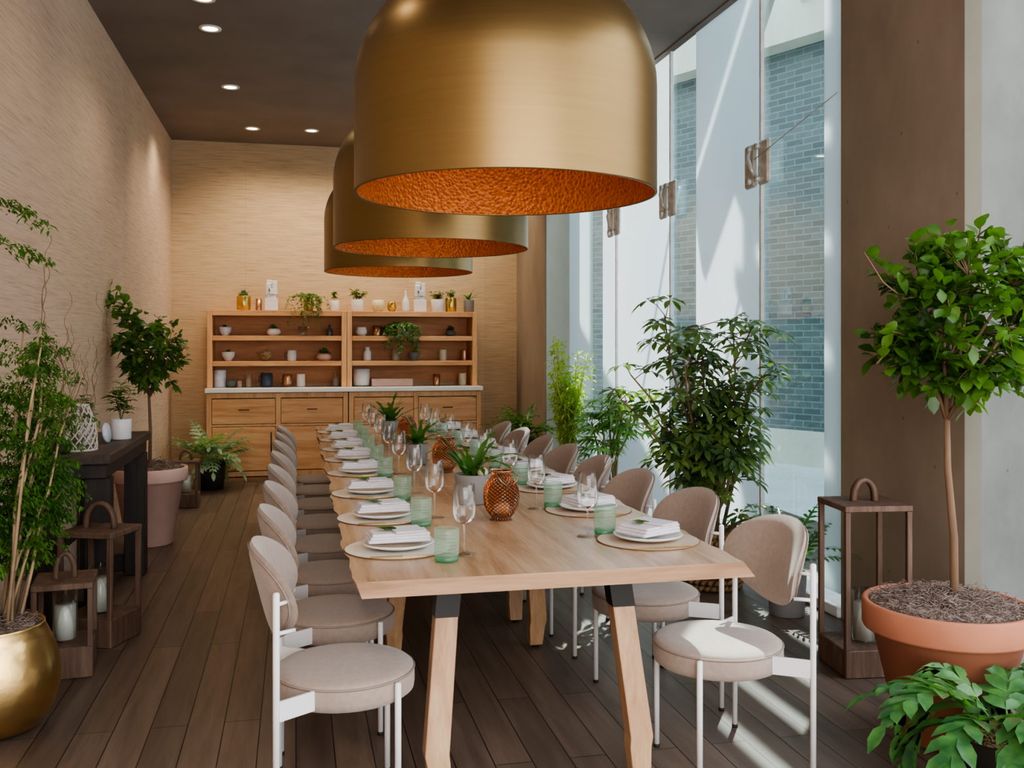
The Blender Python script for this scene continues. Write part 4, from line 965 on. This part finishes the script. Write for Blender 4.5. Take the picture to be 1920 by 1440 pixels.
t = thing('small_fern_bowl', 'feathery little fern in a dark bowl at the near end of the console', 'plant', (-1.12, 5.07, CZ))
potmesh(.035, .045, .06).build('pot', 'black_pot', t); bushy(t, .05, .1, .24, 90, .03, .013, 'leaf_dark', 94)

# ---------------------------------------------------------------- cabinet
YC, CT = 10.15, .955        # cabinet front plane, counter top
def base_unit(x0, x1, label):
    t = thing('base_cabinet', label, 'cabinet', ((x0 + x1) / 2, (YC + YB) / 2, 0), 0, 'oak base cabinets'); w = x1 - x0; d = YB - YC - .02; hf = -(YB - YC) / 2 + .01
    H_ = CT - .05
    m1 = MB()
    for s in (-1, 0, 1): m1.box((s * (w / 2 - .025), hf + d / 2, (H_ + .04) / 2), (.05, d, H_ - .04), 0, .003)
    m1.box((0, hf + d / 2, H_ - .025), (w - .02, d - .01, .05)); m1.box((0, hf + d / 2, .08), (w - .02, d - .01, .05)); m1.box((0, hf + d / 2, .575), (w - .02, d - .01, .022)); m1.box((0, hf + d - .012, .5), (w - .02, .02, .8))
    m1.build('carcass', 'cab_v', t, False); MB().box((0, hf + .06 + d / 2 - .06, .02), (w - .03, d - .08, .04)).build('toe_kick', 'cab_back', t, False)
    iw = (w - .15) / 2
    for s in (-1, 1):
        cx = s * (iw / 2 + .025)
        dr = MB().box((cx, hf + .012, .718), (iw - .008, .024, .255), 0, .003).build('drawer', 'cab', t, False)
        MB().tube([(cx - .05, hf - .002, .735), (cx - .05, hf - .022, .735), (cx + .05, hf - .022, .735), (cx + .05, hf - .002, .735)], .005, 6).build('handle', 'black_metal', dr)
        dd = MB().box((cx, hf + .012, .335), (iw - .008, .024, .445), 0, .003).build('door', 'cab', t, False)
        hx = cx + (iw / 2 - .045) * (1 if s < 0 else -1)
        MB().tube([(hx, hf - .002, .24), (hx, hf - .022, .24), (hx, hf - .022, .5), (hx, hf - .002, .5)], .006, 6).build('handle', 'black_metal', dd)
    return t
base_unit(-.885, .53, 'oak base cabinet with drawers, under the shelf unit with ivy on top')
base_unit(.54, 1.945, 'oak base cabinet behind the table plants, on the concrete-column side')
o = MB().box((.53, (YC + YB) / 2 - .012, CT - .0225), (2.86, YB - YC + .02, .045), 0, .004).build('counter_slab', 'marble', None, False); tag(o, 'long white countertop across both oak base cabinets', 'countertop')
YH = 10.27
def hutch(x0, x1, label):
    t = thing('shelf_unit', label, 'shelf unit', ((x0 + x1) / 2, (YH + YB) / 2, CT + .001), 0, 'oak shelf units'); w = x1 - x0; d = YB - YH - .01; hh = 1.757 - CT
    for s in (-1, 1): MB().box((s * (w / 2 - .026), 0, hh / 2), (.052, d, hh), 0, .003).build('side_panel', 'cab_v', t, False)
    MB().box((0, 0, hh - .029), (w - .106, d, .056), 0, .003).build('top_board', 'cab', t, False)
    for z in (1.492, 1.228): MB().box((0, 0, z - CT - .025), (w - .106, d - .005, .05), 0, .003).build('shelf', 'cab', t, False)
    MB().box((0, d / 2 - .008, hh / 2), (w - .106, .014, hh - .06)).build('back_panel', 'cab_back', t, False)
    return t
hutch(-.89, .522, 'open oak shelf unit with ivy trailing from its top')
hutch(.526, 1.925, 'open oak shelf unit on the concrete-column side with a hanging plant inside')

# things on the shelves
PX = .00567
ZT, Z1, Z2, Z3 = 1.7585, 1.4935, 1.2295, CT + .0015
YI = 10.42
def cup(name, label, cat, x, z, wpx, hpx, m, kind='cyl', y=YI, group=None, y2=None):
    r = wpx * PX / 2; h = hpx * PX
    prof = {'cyl': [(0, 0), (r * .96, 0), (r, h * .06), (r, h), (r * .9, h), (r * .88, h * .15), (0, h * .12)],
            'solid': [(0, 0), (r * .97, 0), (r, h * .04), (r, h * .96), (r * .96, h), (0, h)],
            'bowl': [(0, 0), (r * .45, 0), (r * .5, h * .08), (r * .85, h * .45), (r, h), (r * .94, h), (r * .78, h * .5), (0, h * .2)],
            'round': [(0, 0), (r * .6, 0), (r * .95, h * .35), (r, h * .6), (r * .85, h * .92), (r * .75, h), (r * .68, h), (r * .85, h * .6), (0, h * .15)],
            'pebble': [(0, 0), (r * .6, 0), (r * .95, h * .3), (r, h * .55), (r * .85, h * .85), (r * .4, h), (r * .3, h), (r * .28, h * .8), (0, h * .8)],
            'bottle': [(0, 0), (r * .95, 0), (r, h * .1), (r, h * .45), (r * .8, h * .58), (r * .35, h * .72), (r * .28, h * .95), (r * .38, h), (r * .25, h), (0, h * .97)],
            'jar': [(0, 0), (r * .9, 0), (r, h * .1), (r, h * .62), (r * .7, h * .75), (r * .55, h * .8), (r * .62, h * .85), (r * .62, h), (0, h)]}[kind]
    o = MB().lathe(prof, 28).build(name, m, None, True, (x, y, z)); return tag(o, label, cat, group)
def pot_plant(name, label, x, z, wpx, hpx, potm, y=YI, kind='bushy', **kw):
    t = thing(name, label, 'plant', (x, y, z), 0, kw.get('group')); r = wpx * PX / 2; h = hpx * PX
    if kw.get('pot') == 'pebble':
        MB().lathe([(0, 0), (r * .6, 0), (r * .95, h * .3), (r, h * .55), (r * .8, h * .9), (r * .4, h), (0, h * .98)], 28).build('pot', potm, t)
    elif kw.get('pot') == 'bowl':
        MB().lathe([(0, 0), (r * .45, 0), (r * .5, h * .1), (r * .85, h * .45), (r, h), (r * .93, h), (r * .9, h * .85), (0, h * .9)], 28).build('pot', potm, t)
    else: potmesh(r * .9, r, h, wall=r * .12).build('pot', potm, t)
    if not kw.get('pot'): MB().lathe([(r * .86, h - .012), (0, h - .006)], 16).build('soil', 'soil', t)
    s = kw.get('seed', 1); lm = kw.get('leaf', 'leaf_strap')
    if kind == 'bushy': bushy(t, h - .005, kw.get('pr', .09), kw.get('ph', .1), kw.get('n', 60), kw.get('ll', .045), kw.get('lw', .022), lm, s)
    elif kind == 'trail': trailing(t, h, kw.get('pr', .1), kw.get('n', 26), kw.get('drop', .2), lm, s, kw.get('ll', .026), kw.get('lw', .02), True)
    elif kind == 'strap':
        fo = MB(); rr = random.Random(s)
        for k in range(kw.get('n', 9)): fo.strap((0, 0, h - .008), 2 * PI * k / kw.get('n', 9) + rr.uniform(-.3, .3), kw.get('ll', .15) * rr.uniform(.6, 1.1), kw.get('lw', .016), rr.uniform(.7, 1.5), rr.uniform(.5, 1.8), 7)
        fo.build('leaves', lm, t)
    elif kind == 'succ':
        fo = MB(); rr = random.Random(s); R_ = kw.get('pr', .05)
        for k in range(kw.get('n', 34)):
            a = k * 2.4; e = .15 + 1.3 * (k / kw.get('n', 34)); fo.leaf((0, 0, h - .004), (cos(a) * cos(e), sin(a) * cos(e), sin(e)), (0, 0, 1), R_ * rr.uniform(.7, 1.1), R_ * .35, .05, .3, 3, .6)
        fo.build('leaves', lm, t)
    return t
# top of the shelf units
pot_plant('potted_succulent', 'grey-green succulent in a shiny gold pot, first pot on top of the shelves', -.533, ZT, 26, 27, 'gold', kind='succ', leaf='leaf_grey', pr=.075, n=60, seed=1)
cup('copper_cup', 'small copper cup beside the gold succulent pot on top of the shelves', 'cup', -.382, ZT, 11, 22, 'copper')
def sculpture(x, label):
    t = thing('block_sculpture', label, 'sculpture', (x, YI, ZT), 0, 'white block sculptures on top of the shelves')
    MB().box((0, 0, .066), (.135, .1, .13), 0, .004).build('plinth', 'white_cer', t, False)
    m_ = MB().box((0, 0, .146), (.09, .08, .03), 0, .003); m_.box((-.03, 0, .225), (.055, .09, .13), 0, .008).box((.035, .01, .24), (.05, .08, .15), 0, .008).box((.0, -.03, .2), (.05, .05, .06), .3, .006).box((-.02, 0, .3), (.06, .07, .05), 0, .006)
    m_.build('stacked_blocks', 'white_cer', t, False)
    MB().box((-.022, -.06, .215), (.012, .012, .03)).build('slot', 'darkstone', t, False)
sculpture(-.252, 'white block sculpture beside the trailing ivy on top of the shelves'); sculpture(1.315, 'white block sculpture beside the white bottle on top of the shelves')
pot_plant('trailing_ivy', 'trailing ivy in a round gold pot spilling over the top shelf edge', .127, ZT, 18, 24, 'gold', kind='trail', leaf='leaf_dark', pr=.14, n=46, drop=.36, seed=3, y=10.36)
pot_plant('potted_herb', 'upright leafy sprig in a small white pot on top of the shelves', .399, ZT, 19, 20, 'white_cer', pr=.07, ph=.17, n=50, ll=.05, lw=.025, seed=4, leaf='leaf_ficus')
pot_plant('potted_foliage', 'spreading dark plant in a white pot above the divider of the two shelf units', .641, ZT, 24, 22, 'white_cer', pr=.16, ph=.12, n=110, ll=.06, lw=.028, seed=5, leaf='leaf_dark')
cup('scalloped_bowl', 'pale yellow cup-shaped candle bowl on top of the shelves', 'bowl', .863, ZT, 26, 22, 'yellowglow', 'round')
cup('gold_tumbler', 'small gold votive holder beside the pale yellow bowl', 'candle holder', 1.012, ZT, 18, 19, 'gold', 'round')
cup('bottle_vase', 'tall white bottle vase with a narrow neck beside the block sculpture', 'vase', 1.161, ZT, 14, 40, 'white_cer', 'bottle')
pot_plant('potted_bush', 'flat-topped green plant in a white pot next to the block sculpture', 1.51, ZT, 26, 24, 'white_cer', pr=.13, ph=.1, n=110, ll=.045, lw=.026, seed=6, leaf='leaf_strap')
pot_plant('potted_fern', 'small dark plant in a shiny gold pot on top near the shelf end', 1.658, ZT, 22, 27, 'gold', pr=.11, ph=.1, n=80, ll=.05, lw=.02, seed=7, leaf='leaf_dark')
pot_plant('potted_orchid_leaves', 'strap-leaved plant in a blue-grey pot, last one on top of the shelves', 1.859, ZT, 20, 24, 'grey_pot', kind='strap', n=9, ll=.22, lw=.022, seed=8)
# upper compartments
pot_plant('potted_moss_bowl', 'low green plant in a speckled white bowl, top compartment beside the shelf side panel', -.72, Z1, 24, 16, 'bluewhite', pot='bowl', pr=.05, ph=.03, n=40, ll=.025, lw=.015, seed=9)
pot_plant('potted_cactus', 'tiny plant in a white pebble planter in the top compartment', -.23, Z1, 26, 14, 'white_cer', pot='pebble', kind='succ', pr=.06, n=24, leaf='leaf_dark', seed=10)
cup('glass_cup', 'clear cup under the trailing ivy in the top compartment', 'cup', .066, Z1, 17, 18, 'jar')
cup('glass_bottle', 'small dark glass bottle below the ivy tip in the top compartment', 'bottle', .349, Z1, 13, 22, 'darkglass', 'bottle')
cup('round_bowl', 'round white bowl in the top compartment beside the copper candle cup', 'bowl', .686, Z1, 22, 17, 'white_cer', 'round')
cup('candle_cup', 'copper candle cup in the top compartment beside the hanging plant', 'cup', .857, Z1, 17, 20, 'copper')
pot_plant('hanging_ivy', 'bushy trailing plant hanging over two compartments of the shelf unit', 1.127, Z1, 22, 18, 'white_cer', kind='trail', leaf='leaf_fern', pr=.14, n=60, drop=.34, seed=11, y=10.37, ll=.034, lw=.024)
pot_plant('stone_succulent', 'succulent in a dark stone planter in the top compartment', 1.652, Z1, 20, 12, 'darkstone', pot='pebble', kind='succ', pr=.07, n=24, leaf='leaf_dark', seed=12)
# middle compartments
pot_plant('footed_bowl', 'low plant in a white footed bowl in the middle compartment', -.688, Z2, 25, 17, 'white_cer', pot='bowl', pr=.05, ph=.03, n=40, ll=.025, lw=.015, seed=13)
o = thing('twine_ball', 'ball of straw twine with sticks poking out in the middle compartment', 'ornament', (-.306, YI, Z2))
mb = MB(); rr = random.Random(14)
for k in range(26):
    ax = V((rr.gauss(0, 1), rr.gauss(0, 1), rr.gauss(0, 1))).normalized(); a = ax.orthogonal().normalized(); b = ax.cross(a)
    mb.tube([V((0, 0, .06)) + (a * cos(q * PI / 9) + b * sin(q * PI / 9)) * .056 for q in range(19)], .004, 5, False)
mb.build('ball', 'twine', o); mb = MB()
for (dx, dz) in ((.05, .19), (-.06, .13), (.02, .17), (-.1, .09)): mb.tube([(0, 0, .05), (dx * .6, -.01, dz * .7), (dx, 0, dz)], .002, 4)
mb.build('sticks', 'twine', o)
t = thing('mug', 'white mug with a dark handle in the middle compartment', 'mug', (-.044, YI, Z2)); r, h = 17 * PX / 2, 20 * PX
MB().lathe([(0, 0), (r * .95, 0), (r, .006), (r, h), (r * .9, h), (r * .88, .01), (0, .01)], 26).build('body', 'white_cer', t)
MB().tube([(-r * .95, 0, h * .8), (-r - .022, 0, h * .7), (-r - .022, 0, h * .35), (-r * .95, 0, h * .25)], .005, 6).build('handle', 'darkstone', t)
pot_plant('pink_planter', 'bright green succulent in a blush pink pebble planter', .293, Z2, 29, 14, 'pinkc', pot='pebble', kind='succ', pr=.075, n=36, leaf='leaf_ficus', seed=15)
cup('lidded_jar', 'small white jar with a narrow neck in the middle compartment', 'jar', .749, Z2, 15, 26, 'white_cer', 'jar')
cup('smoked_tumbler', 'greenish grey tumbler under the hanging plant', 'cup', 1.052, Z2, 15, 22, 'beige')
pot_plant('spider_plant', 'spiky grassy plant in a small grey bowl beneath the hanging plant', 1.248, Z2, 24, 16, 'grey_pot', pot='bowl', kind='strap', n=16, ll=.13, lw=.008, seed=16, leaf='leaf_bamboo')
cup('cream_candle', 'cream pillar candle in the middle compartment', 'candle', 1.569, Z2, 15, 21, 'cream', 'solid')
cup('copper_candle', 'rose copper candle cup in the middle compartment near the shelf end', 'candle', 1.806, Z2, 13, 20, 'copper', 'solid')
# on the counter
cup('tall_canister', 'tall blue and white canister at the end of the counter', 'canister', -.773, Z3, 22, 32, 'bluewhite', 'solid')
cup('dark_pot', 'squat dark pot beside the blue and white canister', 'pot', -.656, Z3, 18, 14, 'darkstone', 'round', y=10.38)
cup('blush_cup', 'tiny blush cup beside the squat dark pot', 'cup', -.576, Z3, 9, 12, 'pinkc')
cup('beige_vase', 'slim beige cylinder vase on the counter', 'vase', -.484, Z3, 11, 24, 'beige')
t = thing('navy_mug', 'dark navy blue mug on the counter', 'mug', (-.3, YI, Z3)); r, h = 21 * PX / 2, 26 * PX
MB().lathe([(0, 0), (r * .95, 0), (r, .006), (r, h), (r * .9, h), (r * .88, .01), (0, .01)], 26).build('body', 'navy', t); MB().tube([(-r * .95, 0, h * .8), (-r - .018, 0, h * .75), (-r - .018, 0, h * .4), (-r * .95, 0, h * .3)], .005, 6).build('handle', 'navy', t)
t = thing('copper_pitcher', 'shiny copper pitcher on the counter', 'pitcher', (-.088, YI, Z3)); r, h = 20 * PX / 2, 23 * PX
MB().lathe([(0, 0), (r * .8, 0), (r, h * .3), (r * .8, h * .75), (r * .85, h), (r * .78, h), (r * .7, h * .7), (0, .01)], 26).build('body', 'copper', t); MB().tube([(-r * .8, 0, h * .9), (-r - .02, 0, h * .8), (-r - .018, 0, h * .4), (-r * .9, 0, h * .35)], .004, 6).build('handle', 'copper', t)
cup('ivory_candle', 'ivory candle between the copper pitcher and the glass bottle', 'candle', .05, Z3, 16, 24, 'candle', 'solid')
cup('grey_bottle', 'small grey glass bottle at the divider of the shelf units', 'bottle', .416, Z3, 12, 27, 'grey_pot', 'bottle')
t = thing('white_planter', 'large white cylinder vessel on a thin dark tray on the counter', 'vessel', (.686, YI, Z3))
MB().lathe([(0, .006), (.082, .006), (.088, .012), (.088, .185), (.08, .185), (.078, .03), (0, .03)], 32).build('vessel', 'white_cer', t); MB().lathe([(0, 0), (.098, 0), (.098, .005), (0, .005)], 32).build('tray', 'darkstone', t)
o = MB().box((1.01, 10.40, Z3 + .041), (.44, .16, .08), 0, .004).build('pink_box', 'pinkc', None, False); tag(o, 'long low blush pink box on the counter behind the table plants', 'box')
cup('copper_cylinder', 'dull copper cylinder cup on the counter near the pink box', 'cup', 1.499, Z3, 14, 22, 'copper')
cup('wax_candle', 'pale yellow candle at the column end of the counter', 'candle', 1.788, Z3, 15, 24, 'cream', 'solid')

# ---------------------------------------------------------------- light, world, camera
w = bpy.data.worlds.new('sky'); scene.world = w; w.use_nodes = True; nt = w.node_tree
bg = nt.nodes['Background']; g = N(nt, 'ShaderNodeTexCoord'); sx = N(nt, 'ShaderNodeSeparateXYZ'); L(nt, g.outputs['Generated'], sx.inputs[0])
c = ramp(nt, sx.outputs[2], [(0.0, (0.5, 0.48, 0.46)), (0.52, (0.9, 0.95, 1.0)), (1.0, (0.62, 0.8, 1.0))]); L(nt, c, bg.inputs[0]); bg.inputs[1].default_value = 3.2
ad = bpy.data.lights.new('added_fill_light', 'AREA'); ad.shape = 'RECTANGLE'; ad.size = 3.6; ad.size_y = 2.6; ad.energy = 70; ad.color = (1, .95, .9)  # added fill light behind the camera, stands in for daylight there
ao = bpy.data.objects.new('added_fill_light', ad); COL.objects.link(ao); ao.location = (.8, -1.6, 1.9); ao.rotation_euler = (R(90), 0, 0)
sd = bpy.data.lights.new('sun', 'SUN'); sd.energy = 14; sd.angle = R(.6); sd.color = (1, .93, .84); so = bpy.data.objects.new('sun', sd); COL.objects.link(so)
el = R(49); d = V((-.542 * cos(el), -.84 * cos(el), -sin(el))); so.rotation_euler = d.to_track_quat('-Z', 'Y').to_euler(); so.location = (8, 14, 10)
cd = bpy.data.cameras.new('camera'); cam = bpy.data.objects.new('camera', cd); COL.objects.link(cam); scene.camera = cam
cd.sensor_width = 36; cd.lens = 36 * 1800 / 1920; cd.shift_y = -70 / 1920; cd.clip_start = .05
cam.location = (0, 0, 1.38); cam.rotation_euler = (PI / 2, 0, -math.atan(405 / 1800))
scene.view_settings.view_transform = 'AgX'; scene.view_settings.look = 'AgX - Medium High Contrast'; scene.view_settings.exposure = 0.5
scene.cycles.use_denoising = True; scene.cycles.max_bounces = 10; scene.cycles.transparent_max_bounces = 24; scene.cycles.diffuse_bounces = 5; scene.cycles.glossy_bounces = 4
scene.cycles.sample_clamp_indirect = 6; scene.cycles.caustics_reflective = False; scene.cycles.caustics_refractive = False
